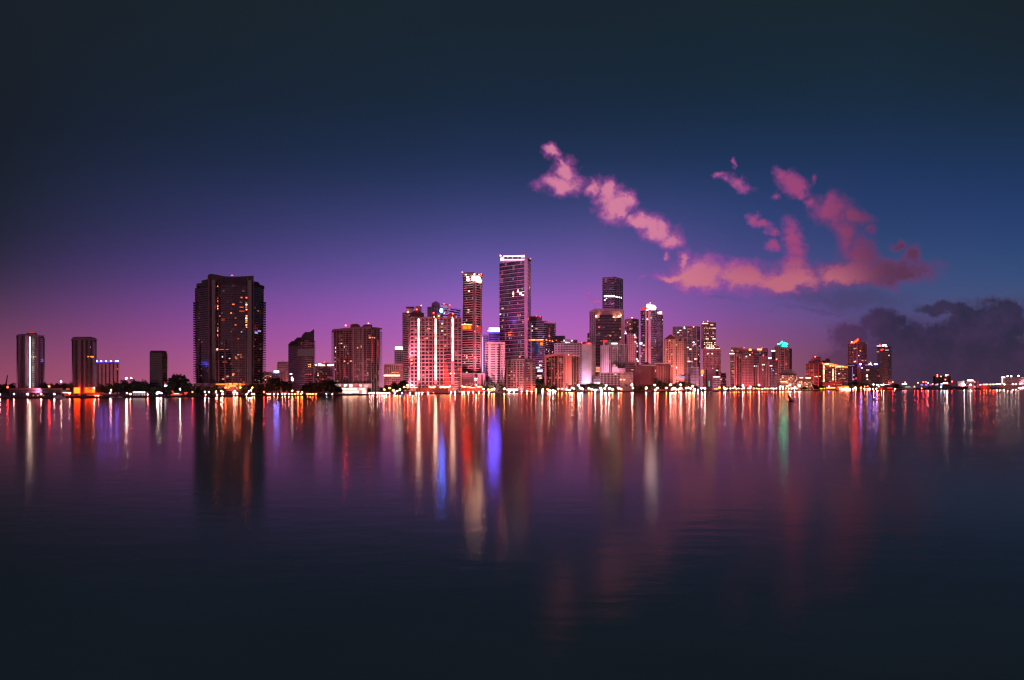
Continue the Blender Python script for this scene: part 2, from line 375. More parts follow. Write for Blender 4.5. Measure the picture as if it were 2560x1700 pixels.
def rnd(b, k, mats, lo=0.0, hi=1.0, faces=None, wf=.6, hf=.5):   # further lit windows, on the storey and bay grid
    for _ in range(k):
        i = R.choice(faces) if faces else R.choices(range(b.nf), [(Vector(b.P[j+1])-Vector(b.P[j])).length for j in range(b.nf)])[0]
        p, q = Vector(b.P[i]), Vector(b.P[i+1]); m = max(1, round((q-p).length/b.bay)); c = (R.randrange(m)+.5)/m
        t = p+(q-p)*c; f = int(b.n*(lo+R.random()*(hi-lo)))
        put_window(b, i, t.x, t.y, b.z0+(min(f, b.n-1)+.62)*b.fh, (q-p).length/m*wf, b.fh*hf, R.choice(mats))
def piers(b, lst, col, w=None, proud=.6, top=None, dep=1.5, name='pier', bot=None):
    """vertical piers running up the faces: list of px (or (px, width px))"""
    m = wall(col) if isinstance(col, tuple) else col
    for q in lst:
        px, pw = q if isinstance(q, tuple) else (q, w or 2)
        f = on_face(b, px)
        if not f: continue
        i, t, Y = f; (x0,y0),(x1,y1) = b.P[i], b.P[i+1]; e = Vector((x1-x0, y1-y0)).normalized(); nr = Vector((e.y, -e.x)); c = Vector((X(px,Y), Y)); hw = pw*Y/F/2
        pl = [c-e*hw+nr*proud, c+e*hw+nr*proud, c+e*hw-nr*dep, c-e*hw-nr*dep]
        shell(b.root, [(v.x, v.y) for v in pl], Z(bot, Y) if bot else b.z0, (Z(top, Y) if top else b.z1+1), m, name)
def beacon(b, lst, c=RED, s=14, r=1.3, dy=1.5, name='beacon'):
    l = b.root.location
    for px, py in lst:
        Y = b.Y+dy; V, Fc = ico(r*Y/F, (X(px,Y)-l.x, Y-l.y, Z(py,Y)-l.z)); mesh(name, V, Fc, glow(c, s, False), b.root)
def mast(b, lst, Yoff=3, col=(.2,.18,.2)):
    for px, t, bt in lst: pbox('antenna', b.root, px-.35, px+.35, t, bt, b.Y+Yoff, .6, wall(col))
def facade_fill(b, c, E, dist=None, zf=0.0, aim=.4, dxp=0, size=120, blend=.7):
    """unseen spotlight added in front of the building to brighten its facade"""
    c = (c[0], c[1]*.68, c[2]*.98) if c[2] < c[0] else c
    h = b.z1-ZG; Yf = b.Y; dist = dist or max(22, .4*h); xc = (b.P[0][0]+b.P[b.nf][0])/2
    pos = Vector((X(b.pc+dxp, Yf-dist), Yf-dist, ZG+5+zf*h)); tgt = Vector((xc, Yf, ZG+aim*h)); d = tgt-pos
    s = bpy.data.lights.new('facade_fill_light', 'SPOT'); s.color = c; s.spot_size = math.radians(size); s.spot_blend = blend; s.shadow_soft_size = 2
    s.energy = E*4*math.pi*d.length_squared/max(.4, abs(d.y)/d.length)
    o = bpy.data.objects.new('facade_fill_light', s); C.objects.link(o); o.parent = b.root
    o.location = pos-b.root.location; o.rotation_euler = d.to_track_quat('-Z', 'Y').to_euler()
    return o
# ------------------------------------------------------------------ the setting: water, land
def water_mat():
    m, nt, out = newmat('water'); n = nt.nodes.new; l = nt.links.new
    tc = n('ShaderNodeTexCoord')
    def nz(sx, sy, det, sc=1):
        mp = n('ShaderNodeMapping'); mp.inputs[3].default_value = (sx, sy, 1); l(tc.outputs['Object'], mp.inputs[0])
        t = n('ShaderNodeTexNoise'); t.inputs['Scale'].default_value = sc; t.inputs['Detail'].default_value = det; l(mp.outputs[0], t.inputs['Vector']); return t.outputs[0]
    b1 = n('ShaderNodeBump'); b1.inputs['Strength'].default_value = 1; b1.inputs['Distance'].default_value = .007; l(nz(1.3, 1.7, 3), b1.inputs['Height'])
    b2 = n('ShaderNodeBump'); b2.inputs['Strength'].default_value = 1; b2.inputs['Distance'].default_value = .03; l(nz(.22, .4, 2), b2.inputs['Height']); l(b1.outputs[0], b2.inputs['Normal'])
    gl = n('ShaderNodeBsdfAnisotropic'); gl.distribution = 'BECKMANN'; gl.inputs['Roughness'].default_value = .142; gl.inputs['Color'].default_value = (.95,.72,.62,1); l(b2.outputs[0], gl.inputs['Normal'])
    df = n('ShaderNodeBsdfTransparent'); df.inputs['Color'].default_value = (.9,.97,.96,1)          # what is not mirrored shows the pale sheet added below
    fr = n('ShaderNodeFresnel'); fr.inputs['IOR'].default_value = 1.115
    mx = n('ShaderNodeMixShader'); l(fr.outputs[0], mx.inputs[0]); l(df.outputs[0], mx.inputs[1]); l(gl.outputs[0], mx.inputs[2]); l(mx.outputs[0], out.inputs[0])
    return m
tag(mesh('bay_fill_sheet', [(-16000,-300,-2.5),(16000,-300,-2.5),(16000,12000,-2.5),(-16000,12000,-2.5)], [(0,1,2,3)], wall((.8,.76,.78), .9, .15, .03)), kind='structure')  # pale sheet under the water, added to lift its dark tone
tag(mesh('water', [(-16000,-300,0),(16000,-300,0),(16000,12000,0),(-16000,12000,0)], [(0,1,2,3)], water_mat()), kind='structure')
pxs = [-1200,-700,-300]+list(range(0, 2561, 40))+[2700,3000,3600]
SP = [(X(p, shore(p)), shore(p)) for p in pxs]
n_ = len(SP)
V = [(x, y, -1) for x, y in SP]+[(x, y, ZG) for x, y in SP]+[(SP[-1][0]*3, 11000, ZG), (SP[0][0]*6-6000, 11000, ZG)]
gm_ = wall((.05,.045,.045), .9, .4, .02)
tag(mesh('ground', V, [tuple(range(n_, 2*n_+2))], gm_), kind='structure')
swm = wall((.11,.09,.09), .85, .35, .2)
V = []; Fc = []
for x, y in SP: V += [(x, y-1.2, -1), (x, y-1.2, ZG+.35), (x, y+.5, ZG+.35), (x, y+.5, ZG-.3)]
for i in range(n_-1):
    for s in range(3): Fc.append((i*4+s, i*4+4+s, i*4+5+s, i*4+1+s))
tag(mesh('seawall', V, Fc, swm), 'long dark concrete seawall between the bay water and the shore', 'wall')
# ------------------------------------------------------------------ towers on the near shore (south end)
DG = glass((.022,.022,.028), (1,.4,.2), .05, .12)
MG = glass((.03,.026,.034), (1,.4,.2), .12, .25)
LG = glass((.045,.032,.036), (1,.4,.22), .3, .4)
b = building('condo_tower', 'dark condo tower with one white lit stair strip from top to bottom', 'the white-strip tower', 60,
    [(41,8),(56,0),(92,4),(112,30)], 841, (.15,.12,.15), 4.6, sf=.3, ins=1.2, g=DG, depth=30)
piers(b, [(51,2.5),(67,7),(94,3),(99,2.5)], (.34,.2,.34), proud=.8)
pbox('crown', b.root, 66, 92, 832, 840, b.Y+6, 14, wall((.22,.13,.13))); pbox('crown_light', b.root, 74, 84, 830, 832, b.Y+5, 8, glow(RED, 1.6))
pbox('roof_slab', b.root, 40, 110, 838, 841, b.Y+4, 20, wall((.2,.15,.17)))
for k in range(32): pbox('stair_light', b.root, 73.2, 76.2, 842+k*4, 844.6+k*4, b.Y-1.2, .5, glow(WHITE, 8))
lit(b, [(78,891,1.6,2.4),(83,892,1.6,3),(88,891,1.6,2)], glow(PEACH, 2.2)); rnd(b, 5, [glow(VIOLET, .5), glow(PEACH, .6)])
facade_fill(b, (.75,.35,1), .45, 30); facade_fill(b, (1,.4,.5), .35, 40, dxp=20)

b = building('condo_tower', 'dark condo tower with a curved roof slab and orange lit lobby', 'the orange-lobby tower', 60,
    [(179,8),(190,0),(228,0),(242,22)], 848, (.13,.11,.12), 4.6, sf=.3, ins=1.2, g=DG, depth=30)
prism('roof_slab', b.root, [(178,850),(178,847),(195,845.5),(210,844),(226,845.5),(243,848),(243,850)], b.Y-1, 26, wall((.13,.11,.12)))
piers(b, [(186,2),(200,6),(213,3),(231,3)], (.2,.15,.17), proud=.8)
lit(b, [(229,868,3.5,2)], glow(VIOLET, 2.5)); lit(b, [(219,892,4,4),(228,892,9,3)], glow(ORANGE, 1.6))
for p0, p1 in ((185,200),(212,220),(221,229),(229.5,237)): pbox('lobby_window', b.root, p0, p1, 969, 983, b.Y-4, 1, glow((1,.045,.004), 9))
facade_fill(b, (1,.3,.2), .3, 30)

b = building('apartment_block', 'slab block edged with small blue lamps along its flat roof', 'the blue-lamped block', 190,
    [(240,0),(298,0)], 908, PINKW, 6, 'grid', pf=.62, sf=.06, ins=1.5, bayp=9.5, g=DG, depth=30)
pbox('roof_slab', b.root, 239, 298, 905.5, 909, b.Y-1.5, 24, wall((.2,.12,.2)))
beacon(b, [(242,903),(253,902.5),(265,902.5),(277,902.5),(290,902.5),(294.5,902.5)], (.08,.1,1), 75, 1.5, -2, 'roof_lamp')
lit(b, [(260,918,4.5,2.4),(291,922.5,8,2.6),(288,938.5,4,3.6),(277,946.5,3,2),(288,950,2.5,3)], glow((1,.18,.06), 2)); lit(b, [(277,926,3,2),(284,931,2,2),(289,931,2,2)], glow(WHITE, 1))
facade_fill(b, (1,.35,.3), .8, 40)

b = building('apartment_tower', 'plain dark slab tower with a small rooftop box, between dark trees', 'the plain dark slab tower', 60,
    [(374,0),(406,0),(418,12)], 884, (.035,.03,.045), 4.4, sf=.7, ins=.25, g=DG, depth=24)
pbox('plant_room', b.root, 393, 406.5, 877.5, 884, b.Y+3, 8, wall((.07,.06,.075)))
pbox('plant_room', b.root, 376, 386, 881, 884, b.Y+3, 8, wall((.07,.06,.075)))
for k in range(14): pbox('balcony', b.root, 418, 420, 889+k*5, 890.3+k*5, b.Y+12, 8, wall((.1,.09,.1)))
pbox('lit_sign', b.root, 411, 418, 957, 960, b.Y-2, .5, glow(RED, 1.4)); pbox('lit_sign', b.root, 411, 418, 962.5, 966.5, b.Y-2, .5, glow(CW, 5))

# the broad dark twin-shaft tower
b = building('condo_tower', 'tallest dark condo tower, broad, with two deep vertical recesses', 'the broad dark tower', 75,
    [(487,26),(526,4),(540,0),(579,-7),(619,0),(632,4),(660,26)], 714, (.11,.1,.112), 5.75, sf=.24, ins=1.5, g=DG, depth=40, roof=False)
SM = b
m = wall((.06,.056,.066)); gl_ = wall((.02,.02,.028), .3)
prism('crown', b.root, [(519,716),(519,690),(523,685),(529,684.5),(545,687),(560,690.5),(579,691.5),(600,691),(620,690),(634,689),(635,716)], b.Y+4, 24, m)
prism('crown_band', b.root, [(527,712),(529,699),(545,694),(579,692.5),(606,694),(619,698),(621,712)], b.Y+1, 2.5, wall((.045,.04,.05)))
for pts in ([(504,716),(504,701),(519,698),(519,716)], [(491,716),(491,709),(504,707),(504,716)], [(635,716),(635,703),(645,705),(649,709),(649,716)], [(649,716),(649,711),(661,715),(661,718)]): prism('roof_step', b.root, pts, b.Y+18, 18, m)
for a, c in ((529.5,537),(620.5,629)): pbox('shaft_recess', b.root, a, c, 700, 958, b.Y-3.2, 3, gl_)
piers(b, [(528,2.6),(538.5,2),(619,1.8),(630.5,2.6)], (.2,.14,.15), proud=3.4, top=697)
piers(b, [(496,1.2),(562,1.1),(597,1.1)], (.2,.14,.15), proud=.35, top=850); piers(b, [(580,1),(613,1),(546,1)], (.2,.14,.15), proud=.3, top=706)
for i_, k in enumerate(range(34)):
    y = 755+k*5.95
    pbox('balcony', b.root, 483-.0*k, 490, y, y+1.5, b.Y+24, 14, wall((.16,.11,.12))); pbox('balcony', b.root, 659, 665-.0*k, y, y+1.5, b.Y+24, 14, wall((.16,.11,.12)))
beacon(b, [(578.5,688.3),(581.5,688.3)], RED, 12, .9, 3)
cA = [(543.5,y) for y in (715,746,752.5,764.5,770.5,809.5,820.5,826.5,838)]
cB = [(616.5,y) for y in (743.5,761,774,789,795.5,800,804.5,811,817)]
cC = [(522,y) for y in (798,809,820.5,856,861,878,883,889.5,901,906.5,912.5,918,924,929.5,935.5,947,953)]
cD = [(632.5,y) for y in (779,789.5,802,824,862,868,874,891,895,900.5,924,935,941,946,952)]
gw = [glow((1,.12,.03), 10), glow((1,.17,.06), 9), glow((1,.08,.015), 7), glow((1,.34,.2), 5)]
for lst in (cA, cB, cC, cD):
    for x, y in lst: lit(b, [(x+R.uniform(-.5,.5), y, R.uniform(3,5), 3.4)], R.choice(gw))
lit(b, [(555.5,798.5,11,4.6),(604.5,777.5,12,3),(604,767.5,9,2)], glow((1,.13,.05), 1.1)); lit(b, [(604,743,4.5,4),(583,760.5,6,3),(576,782,5,3),(591,895.5,5,4.5),(583,935,6,4),(556,947,7,3.4)], glow((1,.2,.06), 2.2))
lit(b, [(541.5,873,7,4.5),(567,941,7,3),(572,895.5,5,3),(554,891,2.5,4)], glow(PEACH, 3)); lit(b, [(643,831,12,7),(651,828,12,4)], glow((.35,.45,1), .9, False)); lit(b, [(604,829.5,3,2),(650,952,4,2),(553,782,4,1.2)], glow((.5,.7,1), .9)); lit(b, [(552,873,14,3),(566,873,8,2.5),(601,887,6,2),(560,905,14,2)], glow((1,.12,.06), .7))
rnd(b, 44, [glow((1,.2,.07), .8), glow(PEACH, .7), glow((1,.12,.04), .6)], 0, .85, [0,1,2,3,4,5])
pbox('podium', b.root, 485, 526, 958, 976, b.Y-3, 8, wall((.6,.55,.62)))
pbox('podium_column', b.root, 507, 509, 957.5, 976, b.Y-4, 1, wall((.2,.16,.18)))
pbox('podium', b.root, 526, 664, 957.5, 978, b.Y-9, 8, wall((.3,.16,.12)))
for a, c in ((563,571),(573,580),(583,594),(597,603)): pbox('lobby_window', b.root, a, c, 957.6, 967, b.Y-9.6, .6, glow((1,.2,.03), 2.6))
for a, c in ((540,562),(604,612)): pbox('lobby_window', b.root, a, c, 959.4, 962, b.Y-9.6, .6, glow((1,.2,.03), 1.6))
prism('entrance_arch', b.root, [(568,972),(570,966),(575,963),(582,962),(590,963),(594,966),(596,972),(592,972),(589,967.5),(582,966),(575,967.5),(572,972)], b.Y-16, 5, glow((1,.4,.15), 1.5, False))
facade_fill(b, (1,.3,.2), .9, 26, aim=.05); facade_fill(b, (1,.4,.4), .14, 46, aim=.6)

# ------------------------------------------------------------------ middle left
b = building('office_building', 'small low block with a blue-white roof sign beside the broad dark tower', 'the blue-signed low block', 260, [(655,0),(700,0)], 933, (.34,.22,.24), 5, 'grid', pf=.3, sf=.35, ins=1, bayp=6, g=LG, depth=24)
pbox('roof_sign', b.root, 685, 697, 927, 931, b.Y-1, 1, glow((.08,.14,1), 55, False)); pbox('plant_room', b.root, 682, 700, 929, 934, b.Y+2, 12, wall((.14,.12,.16)))
lit(b, [(666,938.5,3.4,3.4),(671.5,939,3,3),(676.5,942,4,3.4),(663,942,2.5,2.5),(663.5,949,2.5,2.5)], glow((1,.4,.16), 3.4)); facade_fill(b, (1,.4,.3), .9)
b = building('apartment_block', 'pale pink apartment block half hidden behind the wedge-roofed banded building', 'the pale pink block', 380, [(693,0),(722,0)], 907, PINKW, 4.6, 'grid', pf=.5, sf=.5, ins=1, bayp=4.5, g=LG, depth=24)
facade_fill(b, (1,.42,.36), 2.2); beacon(b, [(697,905.5)], RED, 8, .8)
b = building('apartment_block', 'small peach block low in front of the pale pink block', 'the small peach block', 240, [(697,0),(713,0)], 932, PINKW, 5, 'grid', pf=.5, sf=.4, ins=1, bayp=4, g=LG, depth=20); facade_fill(b, (1,.45,.36), 2)

b = building('office_building', 'banded office block with a stepped roof rising to a curved pointed fin', 'the banded wedge-roofed block', 90,
    [(720.5,72),(762,0),(786,10)], 853, (.34,.24,.26), 4.75, sf=.5, ins=1, g=DG, depth=36, roof=False)
dk = wall((.05,.045,.06))
for pts in ([(724,862),(724,856),(728,855),(728,853),(737,852),(737,862)], [(736,858),(736,849),(741,847),(741,844),(752,843),(752,858)]): prism('roof_step', b.root, pts, b.Y+28, 18, dk)
prism('roof_fin', b.root, [(750,854),(753,843),(756,837),(760,832.5),(765,830),(768,829.5),(768,830.5),(775,829.5),(780,826.5),(784,823),(785.5,823.5),(785.5,854)], b.Y+4, 6, dk)
pbox('antenna', b.root, 762.6, 763.6, 828.5, 833, b.Y+5, 1, dk)
pbox('glazed_bay', b.root, 744, 786.4, 872.5, 890, b.Y-1.2, 1.0, wall((.025,.025,.035), .2))
for k in range(20): pbox('balcony', b.root, 785, 788.5, 853+k*4.9, 854.6+k*4.9, b.Y+8, 10, wall((.34,.24,.26)))
lit(b, [(752,858.3,4.5,3.4)], glow(ORANGE, 2.6)); lit(b, [(757.5,843.5,1.6,2.4),(768,843,2.4,2),(771.5,843,2,2)], glow(CW, 1.6), proud=-3.2); lit(b, [(771.5,911,2.6,3),(776.5,910.5,3,3.6),(772.5,916.5,2,2.4),(776.5,916.5,2,3)], glow((1,.36,.14), 2.4)); lit(b, [(766,936.5,8,2.6),(772,936.5,4,2.6),(777.5,936,2.5,3)], glow((1,.2,.1), 1.5))
for x_, y_, w_, h_ in ((727.5,935,5,3.2),(730,944,4,3),(731,948.5,6,4),(732,953,3.4,3)): pbox('lit_sign', b.root, x_-w_/2, x_+w_/2, y_-h_/2, y_+h_/2, b.Y-6, .8, glow(CW, 6, False))
facade_fill(b, (1,.4,.4), .75, 40, dxp=-30); facade_fill(b, (.3,.55,1), .5, 20, aim=.08, dxp=-6, size=70)

b = building('hotel_block', 'mauve block with a white lit crown between the wedge-roofed block and the red-tinted condo', 'the white-crowned mauve block', 230, [(785,0),(834,0)], 913, (.32,.2,.22), 4.6, 'grid', pf=.25, sf=.35, ins=1, bayp=4, g=LG, depth=30)
for q in ((785,792,911.5,914),(796,803,909,914),(803,812,912,914.5),(819,834,911,914.5)): pbox('crown_light', b.root, *q, b.Y-1.5, 1, glow((1,.8,.7), 3.4))
prism('crown', b.root, [(795,913),(797,907),(824,906),(830,911),(834,913)], b.Y+2, 14, wall((.5,.3,.28))); beacon(b, [(811,905.5)], RED, 12, 1)
lit(b, [(794.5,932.5,3,3),(794.5,938,3,3)], glow(PEACH, 3)); lit(b, [(806,947.5,4.4,4)], glow((1,.03,.06), 3)); lit(b, [(830,925,2,20),(828,945,6,3)], glow((.3,.12,.8), .9)); facade_fill(b, (1,.32,.3), .8)

b = building('condo_tower', 'broad condo with stubby balconies at both edges and two rooftop boxes', 'the comb-edged condo', 55,
    [(834,10),(882,0),(912,0),(928,4),(950,16)], 822, (.36,.25,.24), 4.95, sf=.3, ins=1.4, g=MG, depth=40, roof=False)
wm = wall((.3,.22,.23))
prism('roof_slab', b.root, [(829.5,827),(829.5,824),(841,823),(855,820.5),(882,818),(915,815.5),(928,815.5),(928,822),(882,823.5),(850,825)], b.Y-1, 20, wm)
prism('roof_slab', b.root, [(928,822),(928,818),(940,818),(955,820),(955,822)], b.Y+14, 12, wm)
for pts in ([(876,818),(876,812.5),(880,810),(893,809.5),(899,812.5),(900.5,818)], [(907,818),(907,813.5),(913,811),(930.5,811.5),(930.5,818)]): prism('plant_room', b.root, pts, b.Y+8, 10, wall((.09,.07,.09)))
beacon(b, [(864,813.5)], (1,.03,.02), 130, 1.5); beacon(b, [(921,808.3)], (1,.06,.02), 60, 1.1); pbox('antenna', b.root, 863.6, 864.3, 814, 819, b.Y+2, .6, wall((.2,.16,.16)))
piers(b, [(884,4.2),(908,4),(928.3,1.6)], (.42,.28,.27), proud=1.5, top=820); piers(b, [(840.5,1.2),(849.5,1),(858,1),(863.5,1.2),(872,1),(880,1.2),(890,1),(900,1),(916,1.4),(935,1),(942,1.2)], (.4,.28,.27), proud=.4, top=823)
for k in range(26):
    y = 829+k*5; pbox('balcony', b.root, 828.5, 835, y, y+1.5, b.Y+9, 9, wall((.36,.25,.24))); pbox('balcony', b.root, 949, 955.5, y, y+1.5, b.Y+16, 9, wall((.36,.25,.24)))
lit(b, [(925.5,843.7,5,3.4),(932.5,843.2,6,3.6),(938,844,4,3.4)], glow((1,.2,.04), 2.4, False)); lit(b, [(846,857.5,4,3),(855,857,3,3),(861,902.5,5,4),(876.5,902,5,3.4),(893.5,870,3,3.4),(902.5,866,3,4),(838,924,4,4)], glow((1,.25,.08), 2)); lit(b, [(860.5,866.5,4.4,3.4),(838.5,869.5,3.6,4),(838.5,879,3.6,4),(851.5,857.5,2,3),(865.5,866,2,2.4)], glow(CW, 2.6))
lit(b, [(932.5,851+k*5,4.4,3.2) for k in range(11)]+[(946,852+k*5,5.5,3.2) for k in range(10)]+[(860,y,5,3.4) for y in (920,925,930.5,935.5,940.5)]+[(887.5,y,3,3.2) for y in (913,925,935,942)], glow((1,.06,.06), .75)); lit(b, [(845+k*6.2,935.5,6,1.6) for k in range(4)]+[(868,930.5,8,1.4),(850,930,7,1.4),(895,935.5,12,1.4)], glow((1,.03,.08), .9, False))
lit(b, [(866,942,4,4),(893,940,4,6),(910,936,4,6),(898,926,3,4)], glow((.3,.2,.7), .5)); rnd(b, 26, [glow((1,.32,.2), .6), glow((1,.14,.1), .5), glow((1,.5,.3), .5)], 0, .7)
for q in ((838,852,960.5,966),(860,868,961,967),(873,881,960.5,968),(898,905,961,967),(910,921,961,968)): pbox('podium_window', b.root, *q, b.Y-14.5, .6, glow((1,.8,.72), 1.5))
for q in ((852,893,970,974.5),(898,913,970,975),(855,897,976.5,982),(905,915,976,984),(862,880,980,984)): pbox('podium_window', b.root, *q, b.Y-24.5, .6, glow((1,.72,.56), 1.8))
pbox('podium', b.root, 834, 930, 959, 970, b.Y-14, 12, wall((.55,.4,.36))); pbox('podium', b.root, 846, 918, 968.5, 986, b.Y-24, 9, wall((.5,.36,.32)))
facade_fill(b, (1,.38,.3), 1.0, 44, aim=.1); facade_fill(b, (1,.45,.42), .35, 60, aim=.7)

b = building('office_building', 'low gridded block with a glowing white floor line, beside the comb-edged condo', 'the low gridded block', 260, [(960,0),(1007,0)], 913, PINKW, 4.8, 'grid', pf=.3, sf=.35, ins=1, bayp=4.6, g=LG, depth=24)
pbox('light_strip', b.root, 960, 999, 937.5, 940, b.Y-1.2, 1, glow((1,.8,.66), 5, False)); beacon(b, [(985,912.5)], PEACH, 14, 1.4); lit(b, [(980+5*k,931,3.6,2) for k in range(4)], glow((1,.4,.1), 2.4)); facade_fill(b, (1,.4,.34), 1.5)
b = building('office_tower', 'slim distant white tower with a bright white lit top', 'the slim white-topped tower', 420, [(986,0),(1008,0)], 874, WHITEW, 5, 'grid', pf=.4, sf=.4, ins=1, bayp=4, g=MG, depth=24, roof=False)
pbox('crown_light', b.root, 988, 1008, 867, 873, b.Y-.5, 10, glow((1,.9,.82), 5, False)); facade_fill(b, (1,.55,.55), 1.4); pbox('annex', b.root, 993, 1008, 904, 912, b.Y-6, 6, wall(PINKW))
b = building('condo_tower', 'slim balconied condo with two pale rooftop fins behind the pale gridded slab', 'the slim balconied condo', 210, [(1006,16),(1020,0),(1032,4)], 781, (.6,.46,.46), 4.7, sf=.4, ins=1.5, g=MG, depth=30, roof=False)
pbox('roof_fin', b.root, 1015, 1034, 771, 782, b.Y+1, 8, wall((.7,.5,.48))); pbox('roof_fin', b.root, 1039, 1054, 765, 784, b.Y+12, 6, wall((.7,.52,.52))); pbox('roof_canopy', b.root, 1015, 1036, 766.5, 770.5, b.Y, 12, wall((.14,.1,.12)))
beacon(b, [(1053,763.5)], (1,.25,.15), 14, 1.2, 12); beacon(b, [(1020,780)], PEACH, 9, 1.2, -1); facade_fill(b, (1,.42,.38), 1.7); facade_fill(b, (1,.42,.42), 1, 60, .4, .8)

b = building('condo_tower', 'pale gridded slab building with three glowing white vertical strips', 'the pale gridded slab', 70,
    [(1021,10),(1026,0),(1154,14)], 794.5, (.5,.34,.33), 9.6, 'grid', pf=.24, sf=.22, ins=1.6, bayp=8.9, g=MG, depth=36, edges={0:{'m':1,'pf':.5}})
D2 = b
for px, y1 in ((1046.5,958),(1089,957),(1131.6,907)):
    pbox('light_strip_backing', b.root, px-4, px+4, 795, 960, b.Y-.6, 1.4, wall((.45,.25,.24)))
    for k in range(int((y1-796)/9.6)): pbox('light_strip', b.root, px-1.4, px+1.4, 797+k*9.6, 805.6+k*9.6, b.Y-1.3, .5, glow((1,.76,.62), 9))
for k in range(17):
    for c in ((1028,1043),(1050.5,1085),(1093,1128),(1135,1154)): pbox('spandrel', b.root, c[0], c[1], 799.5+k*9.6, 800.6+k*9.6, b.Y+.5, .7, wall((.4,.28,.28)))
prism('plant_room', b.root, [(1025,796),(1025,784),(1031,780),(1036,776.5),(1049,776),(1054,781),(1060,783),(1060,796)], b.Y+8, 16, wall((.13,.085,.1)))
pbox('plant_room', b.root, 1119, 1139, 784, 796, b.Y+10, 12, wall((.3,.14,.13))); pbox('plant_room', b.root, 1079, 1088, 784, 796, b.Y+6, 6, wall((.25,.08,.09))); pbox('plant_room', b.root, 1092, 1101, 786, 796, b.Y+3, 5, wall((.7,.4,.3))); pbox('antenna', b.root, 1061, 1062, 778, 795, b.Y+3, .6, wall((.6,.6,.75)))
beacon(b, [(1042,773.5),(1084,782),(1132,784)], RED, 20, 1.6, 4); beacon(b, [(1085.5,792.5),(1131,793.5),(1097,790)], (1,.35,.14), 14, 1.3, -1)
lit(b, [(1106,809,5.5,3.4),(1106.5,827.5,7,4),(1071,822,4,2.6),(1074,822,3,3.6),(1071.5,809.5,3,3)], glow(PEACH, 2)); lit(b, [(1055,841.5,7,2),(1063.5,846.5,8,4),(1098,870.5,7,2),(1106,870.5,6,2),(1140,823,6,2)], glow((1,.14,.06), 1.2, False)); lit(b, [(1028.5,900,5,3),(1028.5,909,5,3),(1071,881,4,3)], glow((1,.4,.12), 2.6)); lit(b, [(1106,802,5,3),(1099,801,5,3),(1113,819,3,4),(1054,899,5,3)], glow((.4,.3,.9), .7)); rnd(b, 22, [glow((1,.4,.25), .5), glow((1,.6,.5), .5)])
facade_fill(b, (1,.4,.33), 1.4, 48, aim=.15); facade_fill(b, (1,.38,.34), 1.5, 62, aim=.8, dxp=-40); facade_fill(b, (1,.4,.38), 1.35, 62, aim=.8, dxp=45)

b = building('office_tower', 'dark stepped tower with a pointed top and a round blue-white sign', 'the dark stepped tower', 330, [(1068,0),(1108,0)], 768, (.13,.1,.14), 5, sf=.2, ins=.4, g=DG, depth=30, roof=False)
prism('crown', b.root, [(1069,770),(1069,770),(1079,766),(1079,758),(1085,755),(1090,752.5),(1095,756),(1099.5,759),(1099.5,770)], b.Y+2, 20, wall((.12,.09,.13)))
piers(b, [(1072,1),(1079,1.2),(1086,1),(1093,1),(1100,1.2)], (.16,.12,.18), proud=.6)
l_ = b.root.location; Yk = b.Y-2
disc = [(X(1103.3+3.1*math.cos(a), Yk)-l_.x, Z(776+5*math.sin(a), Yk)-l_.z) for a in [k*math.pi/12 for k in range(24)]]
V = [(x, Yk-l_.y, z) for x, z in disc]+[(x, Yk+1-l_.y, z) for x, z in disc]
mesh('round_sign', V, [tuple(range(24)), tuple(range(47,23,-1))]+[(i, i+24, (i+1)%24+24, (i+1)%24) for i in range(24)], glow((.03,.14,1), 190, False), b.root)
pbox('sign_mark', b.root, 1102.7, 1103.9, 773.5, 778.5, Yk-.6, .3, glow((.9,.95,.5), 3, False))
facade_fill(b, (.3,.4,1), .35, 40, .6, .8, dxp=12)
b = building('condo_tower', 'white lit balcony tower sloping down behind the dark stepped tower', 'the white balcony tower', 420, [(1103,0),(1120,10),(1152,60)], 768, (.66,.58,.7), 6, sf=.4, ins=1.6, g=MG, depth=30, roof=False)
pbox('crown', b.root, 1103, 1118, 763, 770, b.Y-1, 10, wall((.7,.7,.85))); pbox('roof_cap', b.root, 1103, 1120, 761, 764, b.Y, 10, wall((.15,.14,.24))); pbox('plant_room', b.root, 1119, 1127, 764, 772, b.Y+12, 8, wall((.6,.36,.34)))
beacon(b, [(1110,759.5),(1124.5,762.5)], RED, 14, 1.3, 2); rnd(b, 16, [glow((.8,.75,1), 1.6), glow((.6,.6,1), 1.2)], .6, 1); facade_fill(b, (.75,.6,1), 1.6, 50, .5, .8)

# twisting tower
def twist(t): return (1-.045*math.sin(t*math.pi)**2+.0*t, 4.2*math.sin((t-.42)*math.pi*1.1)*(t > 0) if t > .42 else 0)
b = building('condo_tower', 'tall gently twisting condo tower with bright white rooms at its top', 'the twisting tower', 90, [(1153.5,16),(1188,0),(1204,14)], 683, (.56,.38,.37), 5.95, sf=.22, ins=1.2, g=MG, depth=30,
    prof=lambda t: (1-.05*math.exp(-((t-.78)/.16)**2)+.005*t, 3.0*max(0, t-.35)*1.2), roof=False)
D5 = b
prism('crown', b.root, [(1156,684),(1156,681.5),(1182,680),(1193,682),(1205,686),(1205,689),(1188,686)], b.Y+2, 20, wall((.1,.07,.09)))
piers(b, [(1184,4),(1190,1.6),(1203.5,1.4)], (.16,.11,.13), proud=.25, top=700); piers(b, [(1189.5,1.2),(1201.5,1)], (.4,.28,.28), proud=.5, top=700)
beacon(b, [(1156,680.5),(1203.2,685)], RED, 22, 1.4, 1)
